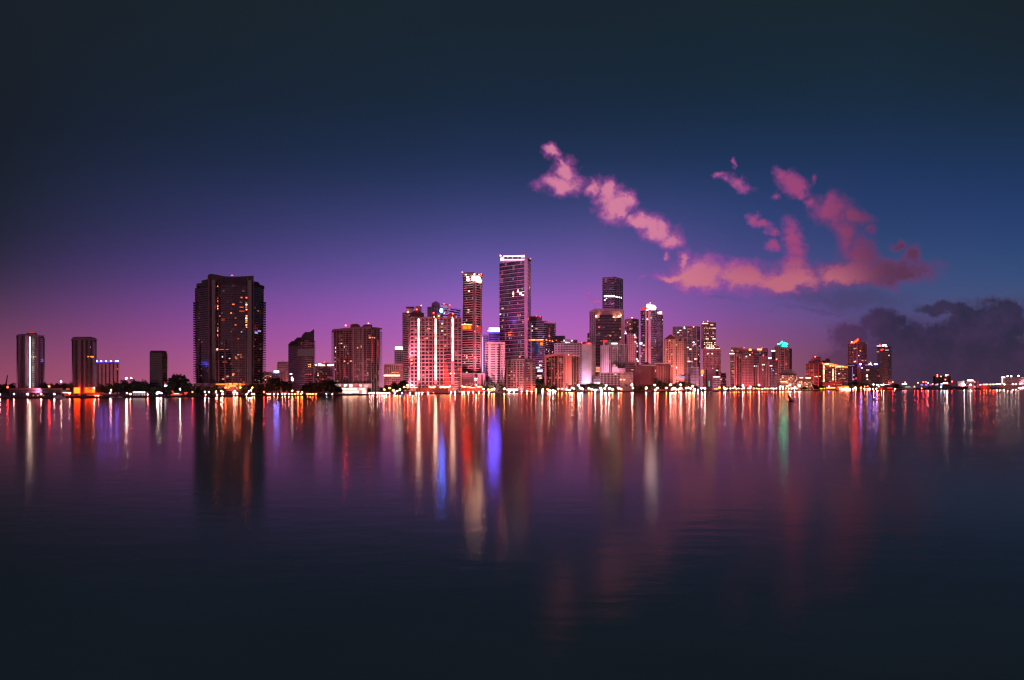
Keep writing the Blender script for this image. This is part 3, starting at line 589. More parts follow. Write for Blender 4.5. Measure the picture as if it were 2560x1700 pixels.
for q in ((1167,1172,692,694.5),(1167,1173,697.5,701.5),(1180,1188,692,701),(1188,1196,691,696),(1189,1202,697,702),(1196,1201,693,697),(1192,1204,702,704.5)): pbox('lit_window', b.root, *q, b.Y-.6 if q[0] < 1188 else b.Y+3, 2, glow((1,.62,.48), 28, False))
for q in ((1162,1167,685,688),(1184,1188,683.5,687.5),(1196,1199,684.5,687.5)): pbox('lit_window', b.root, *q, b.Y-.3, 1, glow((1,.7,.5), 2))
lit(b, [(1193.5,711,2.6,3),(1193.5,717,3,4)], glow(CW, 2.4)); lit(b, [(1171.5,728,4,3.4),(1170.5,774,5,3),(1170,780,4.6,3),(1191.5,780,4,6),(1184,773,5,5),(1190,828.5,8,3)], glow((1,.7,.5), 2.6)); lit(b, [(1198,729.5,5,4.4)], glow((1,.3,.08), 4))
pbox('sky_lobby', b.root, 1154, 1181, 811, 824.5, b.Y-2.2, 2, wall((.5,.05,.04)))
for q in ((1157,1167,815,822.5),(1169,1177,814,822)): pbox('sky_lobby_window', b.root, *q, b.Y-2.8, .5, glow((1,.02,.001), 18, False))
pbox('light_strip', b.root, 1154, 1180, 811, 812.6, b.Y-2.8, .5, glow((1,.4,.16), 4, False)); pbox('sky_lobby', b.root, 1182, 1202, 814, 831, b.Y+3, 3, wall((.3,.06,.06))); beacon(b, [(1162,809),(1194,815.5)], (1,.3,.12), 12, 1, -2)
lit(b, [(1166,889,4,4),(1166,894,4,3),(1166,931,4.4,3.4),(1186,894,8,3),(1182,887,4,3)], glow((1,.45,.25), 3)); rnd(b, 24, [glow((1,.4,.25), .6), glow((1,.6,.5), .6)], 0, .8)
pbox('podium', b.root, 1153, 1184, 932, 968, b.Y-8, 8, wall((.12,.08,.09))); pbox('podium', b.root, 1184, 1212, 933, 968, b.Y-6, 10, wall((.34,.2,.2)))
for k in range(5): pbox('podium_band', b.root, 1155, 1177, 935+k*5.5, 935.7+k*5.5, b.Y-8.5, .5, wall((.3,.19,.2)))
for q in ((1186,1194,935,942),(1203,1207,936,966),(1190,1192,941,960)): pbox('podium_window', b.root, *q, b.Y-6.5, .5, wall((.05,.04,.05), .2))
pbox('lit_sign', b.root, 1185.5, 1193.5, 946, 948.2, b.Y-7, .6, glow((1,.85,.85), 2.4, False)); pbox('lit_sign', b.root, 1186, 1192.5, 950.5, 952, b.Y-7, .6, glow((1,.8,.8), 1.6, False))
facade_fill(b, (1,.4,.32), 1.5, 46, aim=.2); facade_fill(b, (1,.4,.36), 1.3, 70, aim=.8)

# leaning dark glass block with red side wall
Yd = shore(1125)+36; rt = empty('office_building', (X(1130,Yd), Yd, ZG), 'low dark glass building leaning forward beside its red lit slanted wall', 'building'); b = B(); b.root = rt; b.Y = Yd; b.pc = 1128; b.short = 'the leaning dark glass block'; b.z1 = Z(880,Yd); b.P = [(X(1111,Yd),Yd),(X(1147,Yd),Yd)]; b.nf = 1; b.ins = 0; BL.append(b)
prism('glass_body', rt, [(1112.5,880),(1128,880),(1139,909),(1146.5,935),(1148,976),(1127,976),(1124,940),(1118,912)], Yd, 24, wall((.03,.025,.035), .25))
for k in range(9): y = 885+k*5.6; pbox('floor_band', rt, 1112.5+max(0,(k-3.5))*1.9, 1129+k*2, y, y+.9, Yd-.5, .5, wall((.2,.12,.13)))
for k in range(6): y = 944+k*5.4; pbox('floor_band', rt, 1127.5, 1144, y, y+1.1, Yd-.5, .5, wall((.6,.22,.16)))
prism('side_wall', rt, [(1111.5,900),(1117,918),(1122.5,938),(1127,968),(1111,968)], Yd+4, 22, wall((.7,.08,.05)))
for k in range(11): y = 906+k*5.4; pbox('wall_band', rt, 1111.5, 1115+k*1.05, y, y+1, Yd+3.4, .5, wall((.8,.16,.1)))
beacon(b, [(1126.5,934),(1135,934)], (1,.4,.16), 34, 1.5, -1.5, 'roof_lamp'); facade_fill(b, (1,.16,.08), 4.5, 24, aim=.2, size=130)
pbox('stair_tower', rt, 1144, 1154, 918, 968, Yd+6, 8, wall((.6,.3,.16)))
for k in range(10): pbox('stair_window', rt, 1147, 1151.5, 922+k*4.6, 924.4+k*4.6, Yd+5.6, .4, wall((.06,.04,.05), .2))

b = building('condo_tower', 'narrow purple tower with a white edge line behind the twisting tower', 'the narrow purple tower', 350, [(1206,0),(1221,0)], 840, (.5,.34,.6), 4.4, 'grid', pf=.4, sf=.4, ins=1, bayp=3.6, g=MG, depth=20)
prism('crown', b.root, [(1206,841),(1208,838),(1213,836.5),(1218,838),(1221,841)], b.Y+1, 10, wall((.3,.2,.3))); pbox('light_strip', b.root, 1206, 1207.4, 842, 930, b.Y-1, .6, glow((.9,.75,1), 1.6, False)); facade_fill(b, (.75,.4,1), 1.3)
b = building('office_tower', 'purple lit tower with a blazing blue-white crown', 'the purple white-crowned tower', 330, [(1221,0),(1250,0)], 830, (.4,.26,.6), 4.4, sf=.45, ins=1, g=MG, depth=26, roof=False)
pbox('crown_light', b.root, 1222.5, 1250, 819.5, 829.5, b.Y-1, 14, glow((.07,.06,1), 60, False)); beacon(b, [(1220,827)], (.5,.5,1), 8, 1); facade_fill(b, (.35,.2,1), 2.2, 40, .6, .7)

b = building('condo_tower', 'white condo with rows of white balconies and one blank white strip', 'the white balconied condo', 60, [(1213,8),(1220,0),(1263,10)], 859, (.74,.62,.62), 4.3, sf=.46, ins=1.4, g=MG, depth=28)
piers(b, [(1224,5.5),(1240,2.4),(1252,1.6),(1258,1.6)], (.76,.62,.6), proud=.5, top=861)
for k in range(22): pbox('window', b.root, 1245, 1250, 863.5+k*4.3, 866+k*4.3, b.Y+3.6, 1.2, wall((.04,.03,.04), .2))
lit(b, [(1234.5,933.5,3.4,3)], glow((1,.2,.06), 2.6)); lit(b, [(1234,953.5,5,2.4)], glow(PEACH, 3)); lit(b, [(1247,887,4,1.6)], glow(RED, 1.6)); rnd(b, 8, [glow(PEACH, .7)]); facade_fill(b, (1,.52,.48), 2.6, 40, aim=.2); facade_fill(b, (1,.55,.6), 1.4, 60, aim=.8)

# tallest glass tower
b = building('skyscraper', 'tallest glass skyscraper in the skyline with a white lit crown', 'the tallest skyscraper', 190, [(1248,40),(1313,0),(1320,4),(1328,60)], 650, (.6,.36,.46), 9.9, sf=.11, ins=.8, g=glass((.03,.025,.045), (1,.4,.3), .1, .2), depth=40, roof=False)
D10 = b
piers(b, [(1312.3,2.2),(1316.5,5.5)], (.46,.3,.4), proud=.5, top=646); piers(b, [(1262,1),(1293,1)], (.14,.09,.13), proud=.15)
for k in range(31):
    (xa,ya),(xb,yb) = b.P[0], b.P[1]; zz = b.z0+(k+.55)*b.fh
    if k < b.n: shell(b.root, inset([(xa,ya),(xb,yb),(xb,yb+3),(xa,ya+3)], .3), zz, zz+.9, wall((.16,.1,.13)), 'mullion_band')
prism('crown', b.root, [(1251,651),(1251.5,641.5),(1290,638),(1312.5,636),(1312.5,651)], b.Y+3, 14, wall((.75,.68,.75)))
pbox('crown_light', b.root, 1252, 1258, 645, 651, b.Y+2, 1, glow((1,.9,.95), 6, False)); pbox('crown_light', b.root, 1258, 1312, 639, 641, b.Y+1, 1, glow((.95,.8,1), 2.2, False)); pbox('crown_light', b.root, 1258, 1312, 648, 650.4, b.Y+1, 1, glow((.95,.8,1), 1.8, False))
for q in ((1261,1268),(1271,1280),(1283,1294),(1296,1302)): pbox('crown_vent', b.root, *q, 642.5, 647, b.Y+1.5, 1, wall((.08,.07,.12)))
pbox('crown_wing', b.root, 1314, 1328, 645.5, 650, b.Y+30, 20, wall((.12,.12,.2))); mast(b, [(1271,635,639),(1283,634,638.5),(1295,634.5,637.5),(1305,634.5,637)], 6)
beacon(b, [(1251.5,639)], RED, 90, 1.7, 2); beacon(b, [(1326,646.5)], RED, 14, 1.2, 25)
lit(b, [(1282.5,730,4,3.4),(1282.5,734,5,4),(1282.5,741,4,3),(1294,730,6,3.4),(1301,733,8,7),(1306.5,738,6,4),(1308,729,6,2),(1294.5,725.5,3,3)], glow((1,.72,.52), 3.6)); lit(b, [(1305,722.5,3,3)], glow(TEAL, 1.6)); lit(b, [(1274,831,10,2.4),(1274,837,9,3)], glow((1,.14,.04), 3, False)); lit(b, [(1282,831,8,1.6),(1282,837.5,9,1.6)], glow((1,.12,.06), .9, False))
lit(b, [(1256,771,6,3),(1257,800.5,5,3),(1294,789,4,5),(1300,787,3,4),(1307,804,4,3),(1303,838,2,4),(1299,892,5,3),(1294,758,3,6)], glow((1,.3,.14), 1.6)); lit(b, [(1250.5,785.7,3.4,2.4)], glow((.8,.7,1), 3)); lit(b, [(1325,719,3,4)], glow((1,.4,.2), 3)); lit(b, [(1322.5,796,4,6),(1318,800,3,5)], glow((1,.35,.15), 1.4)); rnd(b, 22, [glow((1,.35,.3), .5), glow((.5,.35,1), .5)], 0, .9, [0])
facade_fill(b, (1,.42,.5), 1.5, 95, .25, .6); facade_fill(b, (.9,.45,.8), 1.2, 110, .5, .9); facade_fill(b, (.8,.7,1), 1.3, 60, .85, .97)

b = building('condo_tower', 'mid-rise condo with bright orange end pier, standing before the tallest skyscraper', 'the orange-piered mid-rise', 50, [(1264.5,8),(1312,0),(1339,16)], 901, (.55,.38,.36), 4.5, sf=.36, ins=1.4, g=LG, depth=30)
piers(b, [(1267,3),(1291,2.4),(1299,1.2),(1329,4.6)], (.62,.42,.38), proud=.5, top=903); piers(b, [(1313.5,6)], (.18,.12,.15), proud=.3, top=902); piers(b, [(1277,1),(1283,1),(1307,1)], (.5,.36,.35), proud=.3, top=903)
lit(b, [(1279,928,2,3),(1291,946,3,3)], glow((1,.5,.25), 3)); rnd(b, 20, [glow((1,.5,.35), .7)]); facade_fill(b, (1,.45,.38), 1.9, 34, aim=.15, dxp=-20); facade_fill(b, (1,.25,.1), 2.6, 26, aim=.1, dxp=24, size=95)
# ------------------------------------------------------------------ centre, behind the promenade
b = building('office_tower', 'glass office tower with an orange glowing floor line halfway up', 'the orange-lined glass tower', 210, [(1328,10),(1360.5,0),(1386,60)], 803, (.46,.36,.44), 5.2, sf=.26, ins=.5, g=glass((.04,.04,.06), (.5,.4,1), .15, .25), depth=30, roof=False)
pbox('plant_storey', b.root, 1326, 1355, 790.5, 804, b.Y+14, 18, wall((.2,.14,.2))); prism('roof_edge', b.root, [(1361,807),(1361,804.5),(1384,806),(1384,808.5)], b.Y-1, 3, wall((.5,.36,.42)))
lit(b, [(1333.5,849.8,11,2.4),(1345,849.8,8,2),(1354,849.5,9,2.4)], glow((1,.13,.03), 10, False), proud=.4); lit(b, [(1366,850,8,2.2),(1374,851.5,6,2.4),(1381,853,6,2.4)], glow((1,.12,.03), 8, False), proud=.4)
lit(b, [(1354,859.5,7,7)], glow((1,.2,.02), 1.8, False), proud=.4); lit(b, [(1341,871,8,22)], glow((.05,.14,.5), .22, False), proud=.3); lit(b, [(1330.5,815,3,3),(1330.5,826.5,3,3.4)], glow(PEACH, 3)); lit(b, [(1341,821.5,6,2.4)], glow((1,.3,.1), 1.6)); lit(b, [(1373,832,8,28)], glow((1,.06,.04), .35, False), proud=.3); lit(b, [(1373,840,9,5)], glow((1,.3,.2), .9, False), proud=.4)
lit(b, [(1350,913,5,2.6),(1353,914,3,3),(1349,903,3,2),(1354.5,903,3,2),(1344,920,3,2),(1367,857,4,1.6),(1368,861,3,1.6),(1367,874,3,2.6),(1372,878,3,2),(1382,880,2.4,3),(1375,876,2,2)], glow(PEACH, 2)); rnd(b, 22, [glow((.5,.5,1), .5), glow((1,.5,.4), .5)], 0, .6)
lit(b, [(1345,919.5,10,4),(1350,926.5,14,5)], glow((.6,.9,.95), 2.6)); lit(b, [(1348,939.5,12,3),(1351,945,8,3)], glow((1,.55,.3), 3)); facade_fill(b, (1,.5,.7), 1.5, 60, .4, .6); beacon(b, [(1341,790.5),(1350.5,792)], RED, 8, 1)
b = building('office_tower', 'dark low-rising office tower with flat black roof storey behind the white dotted block', 'the black-topped office tower', 330, [(1385,0),(1413,0)], 843, (.1,.075,.09), 5, sf=.3, ins=.6, g=MG, depth=24); lit(b, [(1391,850.5,3,2.4),(1391,857.5,7,2),(1404,854,4,2)], glow((1,.2,.08), 1.4)); facade_fill(b, (1,.4,.4), .4)
b = building('office_tower', 'slender balconied tower mostly hidden behind the glass tower with an orange line', 'the slender hidden tower', 420, [(1384,0),(1390,0)], 812, (.6,.42,.42), 4.6, sf=.4, ins=.8, g=LG, depth=16); facade_fill(b, (1,.5,.4), 1.4, 40, .6, .7)
b = building('apartment_block', 'white block with small dotted windows and one blank floodlit white wall', 'the white dotted block', 140, [(1386,6),(1408,0),(1434,2),(1455.5,-6),(1479,-12),(1489,24)], 858.5, (.66,.56,.6), 6, 'grid', pf=.52, sf=.5, ins=.9, bayp=6.5, g=glass((.03,.025,.03), (1,.4,.2), .06, .2), depth=30,
    edges={3:{'blank':True,'col':(.8,.74,.76)}, 1:{'pf':.15,'sf':.6}, 4:{'pf':.15,'sf':.6}}, parapet=1)
pbox('plant_room', b.root, 1408, 1434, 848.5, 859, b.Y+10, 14, wall((.66,.56,.6))); pbox('plant_room', b.root, 1434, 1443.5, 849.5, 860, b.Y+12, 12, wall((.26,.1,.13)))
for q in ((1409,1412,850,853.5),(1414,1418,855,859.5),(1420,1425,855,859),(1428,1431,850,853)): pbox('lit_window', b.root, *q, b.Y+9.4, .5, glow((.9,.9,1), 2.4))
prism('roof_cap', b.root, [(1449,860),(1453,856.5),(1460,854.5),(1468,856),(1482,858),(1482,860)], b.Y-8, 16, wall((.16,.08,.1))); beacon(b, [(1454,857),(1472,858)], RED, 16, 1.2, -13)
s_ = facade_fill(b, (1,.88,.93), 2.6, 34, .0, .35, dxp=36, size=100, blend=.9); facade_fill(b, (1,.52,.52), 1.8, 50, aim=.3, dxp=-20); facade_fill(b, (1,.6,.65), 1.6, 60, .3, .8)
b = building('low_building', 'floodlit white low pavilion with stepped terraces beside the blank white wall', 'the white stepped pavilion', 110, [(1476,0),(1500,0)], 950, (.8,.74,.74), 3.6, sf=.5, ins=.8, g=MG, depth=18, roof=False)
prism('terrace', b.root, [(1476,951),(1476,939),(1484,937),(1490,942),(1499,944),(1499,951)], b.Y+6, 10, wall((.8,.72,.72))); pbox('light_strip', b.root, 1484, 1499, 957, 959, b.Y-1, .5, glow((1,.9,.9), 3, False)); facade_fill(b, (1,.85,.85), 8, 14, aim=.5)

b = building('condo_block', 'curved dark brown block framed in orange with a blank orange pier', 'the brown orange-framed block', 70, [(1363,26),(1372,12),(1395,2),(1420,0),(1436,6),(1450,20)], 891, (.3,.15,.14), 4.6, sf=.2, ins=1, g=LG, depth=30, roof=False)
fr = wall((.66,.3,.24))
prism('frame_top', b.root, [(1361,892),(1363,888.5),(1380,885),(1405,882.5),(1420,884),(1430,885.5),(1450,887),(1450,890),(1430,889),(1407,886.5),(1385,889),(1366,893)], b.Y-2, 22, fr)
pbox('frame_side', b.root, 1361.5, 1366, 891, 965, b.Y+16, 10, wall((.62,.36,.34))); pbox('blank_pier', b.root, 1413.5, 1429, 886, 962, b.Y-3.5, 5, fr); pbox('pier_recess', b.root, 1418, 1421, 890, 955, b.Y-3.7, 1, wall((.5,.2,.16)))
piers(b, [(1395,2.4),(1410,2.6)], (.5,.24,.2), proud=.7, top=889); piers(b, [(1379,1),(1386,1),(1402,1),(1434,1),(1441,1),(1447,1)], (.36,.2,.19), proud=.4, top=891); lit(b, [(1374.5,945,3,3),(1379,909,3,3)], glow((1,.2,.1), 1.6)); lit(b, [(1421,887.3,6,2)], glow((1,.7,.6), 2.6, False), proud=4); rnd(b, 14, [glow((1,.3,.2), .6)])
facade_fill(b, (1,.36,.26), 2.0, 34, aim=.15); facade_fill(b, (1,.36,.26), 2.2, 50, aim=.8, dxp=10)

b = building('skyscraper', 'square topped tower behind the arch-framed tower with one bright row of windows', 'the square topped skyscraper', 560, [(1505.5,0),(1536,-14),(1558,30)], 698, (.26,.2,.25), 4.6, sf=.3, ins=1, g=glass((.04,.035,.06), (.5,.4,.9), .08, .2), depth=30, parapet=4)
lit(b, [(1512+k*4.6,740.5,3,3.4) for k in range(6)]+[(1540+k*4.4,742+k*.8,3,3.2) for k in range(4)], glow((1,.8,.76), 5.5, False), proud=.3); lit(b, [(1512,749.5,3.4,3.6),(1516,746.5,3,3)], glow((1,.85,.85), 2.6, False)); lit(b, [(1532,759.5,7,4)], glow((.15,.2,.8), .9, False)); piers(b, [(1543,.8),(1549,.8),(1554,.8)], (.3,.22,.26), proud=.3, top=700); facade_fill(b, (.9,.5,.7), .8, 110, .6, .85)
b = building('skyscraper', 'dark banded tower framed by a giant pale perforated arch', 'the arch-framed tower', 290, [(1488,0),(1553,0)], 795, (.34,.26,.28), 3.75, sf=.22, ins=.6, g=MG, depth=30, roof=False)
E5 = b; wf_ = wall((.62,.46,.46))
grid(b.root, (X(1473.5,b.Y+14), b.Y+14), (X(1488,b.Y-1), b.Y-1), b.z0, Z(779,b.Y), 34, 3, .5, .5, .9, [wf_, MG]); pbox('arch_leg', b.root, 1553, 1560.5, 779, 958, b.Y-1, 8, wf_)
prism('arch_shoulder', b.root, [(1473.5,781),(1473.5,778),(1487,771.5),(1488.3,771.5),(1488.3,781)], b.Y-1, 10, wf_); prism('arch_beam', b.root, [(1488,778),(1488,771.5),(1557,772),(1560.5,778),(1560.5,781),(1553,781),(1548,777),(1493,777)], b.Y-1.2, 8, wf_)
pbox('arch_back_wall', b.root, 1487, 1556, 774, 796, b.Y+16, 4, wall((.56,.4,.4))); pbox('plant_room', b.root, 1499, 1532, 786.5, 795, b.Y+8, 6, wall((.1,.07,.09)))
for k in range(10): pbox('perforation', b.root, 1511+k*4.4, 1512.6+k*4.4, 773+(k%3)*.9, 775+(k%3)*.9, b.Y-1.4, .3, wall((.12,.08,.1)))
beacon(b, [(1490,790),(1552.5,788.5),(1546.5,791),(1534,793)], (1,.5,.2), 14, 1.6, 10, 'roof_lamp'); pbox('antenna', b.root, 1487, 1487.5, 764, 772, b.Y, .4, wall((.4,.3,.35)))
lit(b, [(1498,817.5,5,4)], glow((1,.1,.03), 2.6)); lit(b, [(1526,839,4,3)], glow((1,.22,.06), 2)); lit(b, [(1550.5,822,3,3),(1551,851.5,3,2)], glow((1,.08,.06), 1)); lit(b, [(1551,843.5,3,3),(1555,843.5,3,3.4)], glow((1,.75,.68), 3)); rnd(b, 10, [glow((1,.4,.3), .5)])
for q in ((1489.5,1500,917,924),(1489.5,1500,926,930)): pbox('lit_window', b.root, *q, b.Y-1.6, .5, glow((1,.25,.14), 1.2))
facade_fill(b, (1,.45,.4), 2.2, 58, .5, .8); facade_fill(b, (1,.5,.4), 1.6, 56, .2, .4)
for dx_ in (-30, 28):
    s = bpy.data.lights.new('roof_floodlight', 'SPOT'); s.color = (1,.5,.28); s.energy = 9000; s.spot_size = 2.6; s.spot_blend = .8; o = bpy.data.objects.new('roof_floodlight', s); C.objects.link(o); o.parent = b.root
    o.location = (X(1520+dx_, b.Y+6)-b.root.location.x, 6, Z(793,b.Y)-ZG); o.rotation_euler = Vector((0, .8, .6)).to_track_quat('-Z','Y').to_euler()
b = building('apartment_block', 'slender block end peeping out left of the arch-framed tower', 'the slender block end', 420, [(1468,0),(1477,0)], 836, (.28,.16,.15), 4.6, sf=.35, ins=.8, g=LG, depth=18); facade_fill(b, (1,.4,.4), .8, 40, .6, .7)
b = building('condo_tower', 'pinkish condo with a lower wing, between the arch-framed tower and the white-crowned black tower', 'the winged pinkish condo', 420, [(1561,0),(1578,-6),(1597,10)], 799, (.52,.34,.34), 4.8, 'grid', pf=.45, sf=.45, ins=1.2, bayp=5, g=LG, depth=30)
pbox('plant_room', b.root, 1566, 1592, 796.5, 800, b.Y+6, 10, wall((.4,.26,.27))); beacon(b, [(1580,794)], (1,.2,.12), 18, 1.2); lit(b, [(1567,805.5,3,3)], glow(PEACH, 3.4)); lit(b, [(1575,822,4,4),(1580,822,4,4),(1573,823,3,3)], glow((1,.4,.22), 1.6)); pbox('lit_sign', b.root, 1562, 1567, 832.5, 834.5, b.Y-2, .6, glow((.95,.9,1), 5, False)); pbox('antenna', b.root, 1563, 1564, 827, 833, b.Y-2, .4, glow((.95,.9,1), 2, False)); rnd(b, 18, [glow((1,.4,.3), .8)])
grid(b.root, (X(1567,b.Y-30), b.Y-30), (X(1591,b.Y-30), b.Y-30), b.z0, Z(834,b.Y-30), 26, 5, .45, .45, 1.2, [wall((.52,.34,.34)), LG], 'wing_facade'); facade_fill(b, (1,.42,.4), .55, 95, .3, .7)
for q in ((1585,1588,836,839),(1587,1590,842,844.5),(1586.5,1590.5,853,856),(1590,1593.5,857.5,860.5),(1592,1595,864,866.5),(1592,1594,877.5,880),(1590,1594,896,899.5),(1593,1597,901.5,904.5)): pbox('lit_window', b.root, *q, b.Y-31, .5, glow((1,.7,.62), 3.4))
b = building('hotel_block', 'white faced block with a red box and white sign on its roof', 'the red-boxed white block', 190, [(1501,4),(1522,0),(1570,10)], 863, (.42,.36,.36), 5.1, 'grid', pf=.34, sf=.3, ins=1, bayp=4.6, g=glass((.035,.03,.035), (1,.45,.25), .18, .3), depth=30, edges={0:{'col':(.8,.74,.75),'pf':.85,'m':4,'sf':.25}}, roof=False)
E8 = b; pbox('roof_screen', b.root, 1507, 1560, 855, 863, b.Y+8, 10, wall((.3,.26,.27))); pbox('pier', b.root, 1507.5, 1512, 853, 864, b.Y-1, 3, wall((.8,.72,.72))); pbox('roof_box', b.root, 1507.5, 1518.5, 850, 855, b.Y-1.5, 5, glow((1,.02,.04), 1.6, False)); pbox('lit_sign', b.root, 1529, 1543, 857.6, 860, b.Y-1, .6, glow((.9,1,.95), 5, False)); pbox('sign_frame', b.root, 1521, 1527, 850.5, 851.2, b.Y-1, .3, glow(TEAL, .5, False)); pbox('sign_frame', b.root, 1521, 1527, 855, 855.7, b.Y-1, .3, glow(TEAL, .5, False))
pbox('floor_line', b.root, 1520, 1566, 861, 862.4, b.Y-1.5, 1, wall((.7,.64,.64))); piers(b, [(1543,1.2),(1560,1.4),(1565,1.2)], (.74,.68,.68), proud=.4, top=863); lit(b, [(1526,901,4,4)], glow((1,.35,.05), 2.4)); lit(b, [(1535,869.5,4,3),(1525,905,4,4)], glow((1,.28,.2), 1)); lit(b, [(1549,888.5,4,3)], glow((1,.7,.7), 2)); lit(b, [(1536,913.5,5,3.4)], glow((1,.6,.4), 3.4)); rnd(b, 14, [glow((1,.5,.4), .7)])
prism('annex', b.root, [(1531,932),(1531,916),(1544,916),(1544,921),(1570,921),(1570,932)], b.Y-14, 10, wall((.7,.6,.6)))
for y in (924, 927.5): pbox('annex_band', b.root, 1548, 1570, y, y+1.4, b.Y-14.5, .4, wall((.2,.15,.17)))
facade_fill(b, (1,.75,.78), 2.4, 34, .1, .4, dxp=-20, size=90); facade_fill(b, (1,.55,.55), 1.6, 55, .2, .6)
b = building('apartment_block', 'long low pale block with small square windows facing the promenade', 'the long low pale block', 75, [(1500,2),(1552,0),(1583,6)], 933, (.6,.44,.44), 6, 'grid', pf=.34, sf=.42, ins=1.2, bayp=8, g=MG, depth=24)
E9 = b; piers(b, [(1556,3),(1564,3),(1570,4),(1579.5,2)], (.62,.4,.38), proud=.6, top=931.5); lit(b, [(1552,949,5,2.6),(1560,949,5,2.6)], glow((1,.5,.12), 3, False), proud=.3); lit(b, [(1523,955.5,6,3)], glow((1,.8,.85), .8)); lit(b, [(1581,943,2,2.4)], glow((.35,.3,1), 1.6)); rnd(b, 5, [glow(PEACH, .8)]); facade_fill(b, (1,.48,.46), 1.6, 30)

b = building('condo_tower', 'black condo tower with two pale piers, red roof wing and dazzling white crown', 'the white-crowned black tower', 310, [(1601,18),(1627,0),(1640,-2),(1658,40)], 776, (.25,.19,.22), 4.6, sf=.28, ins=1.3, g=DG, depth=34, roof=False)
pr = (.56,.4,.4); piers(b, [(1615.5,4),(1624,6.4)], pr, proud=1.2, top=774); piers(b, [(1643+k*3,.7) for k in range(5)], (.36,.26,.32), proud=.4, top=781)
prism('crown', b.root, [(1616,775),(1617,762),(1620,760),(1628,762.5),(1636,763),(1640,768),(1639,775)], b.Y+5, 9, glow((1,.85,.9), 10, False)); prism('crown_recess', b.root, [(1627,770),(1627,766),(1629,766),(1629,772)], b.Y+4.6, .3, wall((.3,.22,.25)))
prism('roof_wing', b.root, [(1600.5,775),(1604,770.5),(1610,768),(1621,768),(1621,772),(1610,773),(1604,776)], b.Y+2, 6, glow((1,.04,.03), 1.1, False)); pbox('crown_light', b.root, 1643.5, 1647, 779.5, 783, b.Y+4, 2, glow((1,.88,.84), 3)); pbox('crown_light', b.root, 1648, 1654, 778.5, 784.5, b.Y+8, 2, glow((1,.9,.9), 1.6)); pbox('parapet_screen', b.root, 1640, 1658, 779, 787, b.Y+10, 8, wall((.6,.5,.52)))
pbox('antenna', b.root, 1625, 1625.6, 757, 762, b.Y+6, .4, wall((.6,.3,.2))); beacon(b, [(1625.3,757.5)], (1,.35,.15), 14, .9, 6)
lit(b, [(1619,798,3,3.4)], glow((1,.8,.6), 4), proud=1.3); lit(b, [(1656.5,799,4,4)], glow((1,.8,.7), 4)); lit(b, [(1606.5,797.5,4,3)], glow((.2,.25,1), 1)); lit(b, [(1649,864,2,6)], glow(TEAL, .6)); lit(b, [(1609,863,6,2.4)], glow((1,.5,.35), 4.6, False)); lit(b, [(1602,858.5,7,4)], glow((.75,.72,1), 5.5, False)); lit(b, [(1609,875.5,4,3),(1602,890,3,4),(1605,883,3,3)], glow((1,.3,.15), 1.6)); lit(b, [(1608,839.5,5,1.4)], glow((1,.9,.9), 1.4)); rnd(b, 16, [glow((1,.5,.4), .6)])
facade_fill(b, (1,.48,.48), 1.3, 60, .3, .6); facade_fill(b, (.85,.5,.8), 1, 60, .6, .9, dxp=20); facade_fill(b, (1,.8,.8), 1, 40, .9, .98)
b = building('office_building', 'small dark flat block at the end of the red brick block', 'the small dark flat block', 150, [(1563,0),(1587.5,0)], 909.5, (.2,.09,.09), 5, sf=.5, ins=.5, g=DG, depth=20); lit(b, [(1581,923.5,6,3.4)], glow((1,.22,.05), 2.6)); lit(b, [(1572,923.5,8,1.6)], glow((1,.1,.05), .8)); facade_fill(b, (1,.3,.26), .9)
b = building('condo_block', 'broad red brick block with a white cornice along its taller half', 'the red brick block', 110, [(1585,10),(1627,0),(1637,-4),(1668,0),(1677.5,16)], 914, (.3,.11,.11), 5, 'grid', pf=.55, sf=.5, ins=.8, bayp=5.5, g=glass((.03,.02,.022), (1,.3,.2), .12, .25), depth=30, edges={2:{'col':(.46,.2,.2),'pf':.5,'sf':.1}})
pbox('upper_storey', b.root, 1627, 1675, 909.5, 915, b.Y-3, 14, wall((.26,.1,.1))); pbox('cornice', b.root, 1602, 1640, 910.5, 914.5, b.Y-3.6, 6, wall((.74,.58,.57))); pbox('cornice', b.root, 1636, 1676, 907, 909.8, b.Y-4.6, 8, wall((.74,.55,.53))); pbox('cornice_band', b.root, 1602, 1672, 911.6, 912.6, b.Y-5, .5, wall((.14,.06,.07))); prism('gable', b.root, [(1608,911),(1612,906.5),(1618,904.5),(1624,909),(1626,911)], b.Y+4, 6, wall((.1,.06,.07)))
piers(b, [(1644,3),(1651,2.4),(1658,3.6)], (.5,.22,.21), proud=.5, top=911); pbox('pier', b.root, 1675, 1683, 917, 958, b.Y+8, 8, wall((.66,.3,.24))); lit(b, [(1599,929.5,2.4,2.6),(1638.5,927,3,4)], glow(PEACH, 2.4)); facade_fill(b, (1,.26,.22), 1.5, 30, aim=.3)
b = building('condo_tower', 'peach condo with a dark pedimented roof, lit orange from below', 'the peach pedimented condo', 190, [(1659.5,10),(1694,0),(1709,-6),(1717,8)], 848, (.66,.42,.31), 6, 'grid', pf=.4, sf=.34, ins=1.2, bayp=5.6, g=MG, depth=30, edges={1:{'pf':.7,'sf':.5}})
prism('pediment', b.root, [(1661.5,847),(1674,837),(1678,836),(1686,844),(1686,848)], b.Y+2, 14, wall((.15,.045,.05))); pbox('roof_tower', b.root, 1689, 1697, 841.5, 849, b.Y+2, 8, wall((.5,.26,.22))); pbox('roof_tower', b.root, 1697, 1716, 847, 853, b.Y-4, 12, wall((.12,.06,.07))); piers(b, [(1686,4.4),(1694.5,2),(1663,2)], (.66,.42,.31), proud=.6)
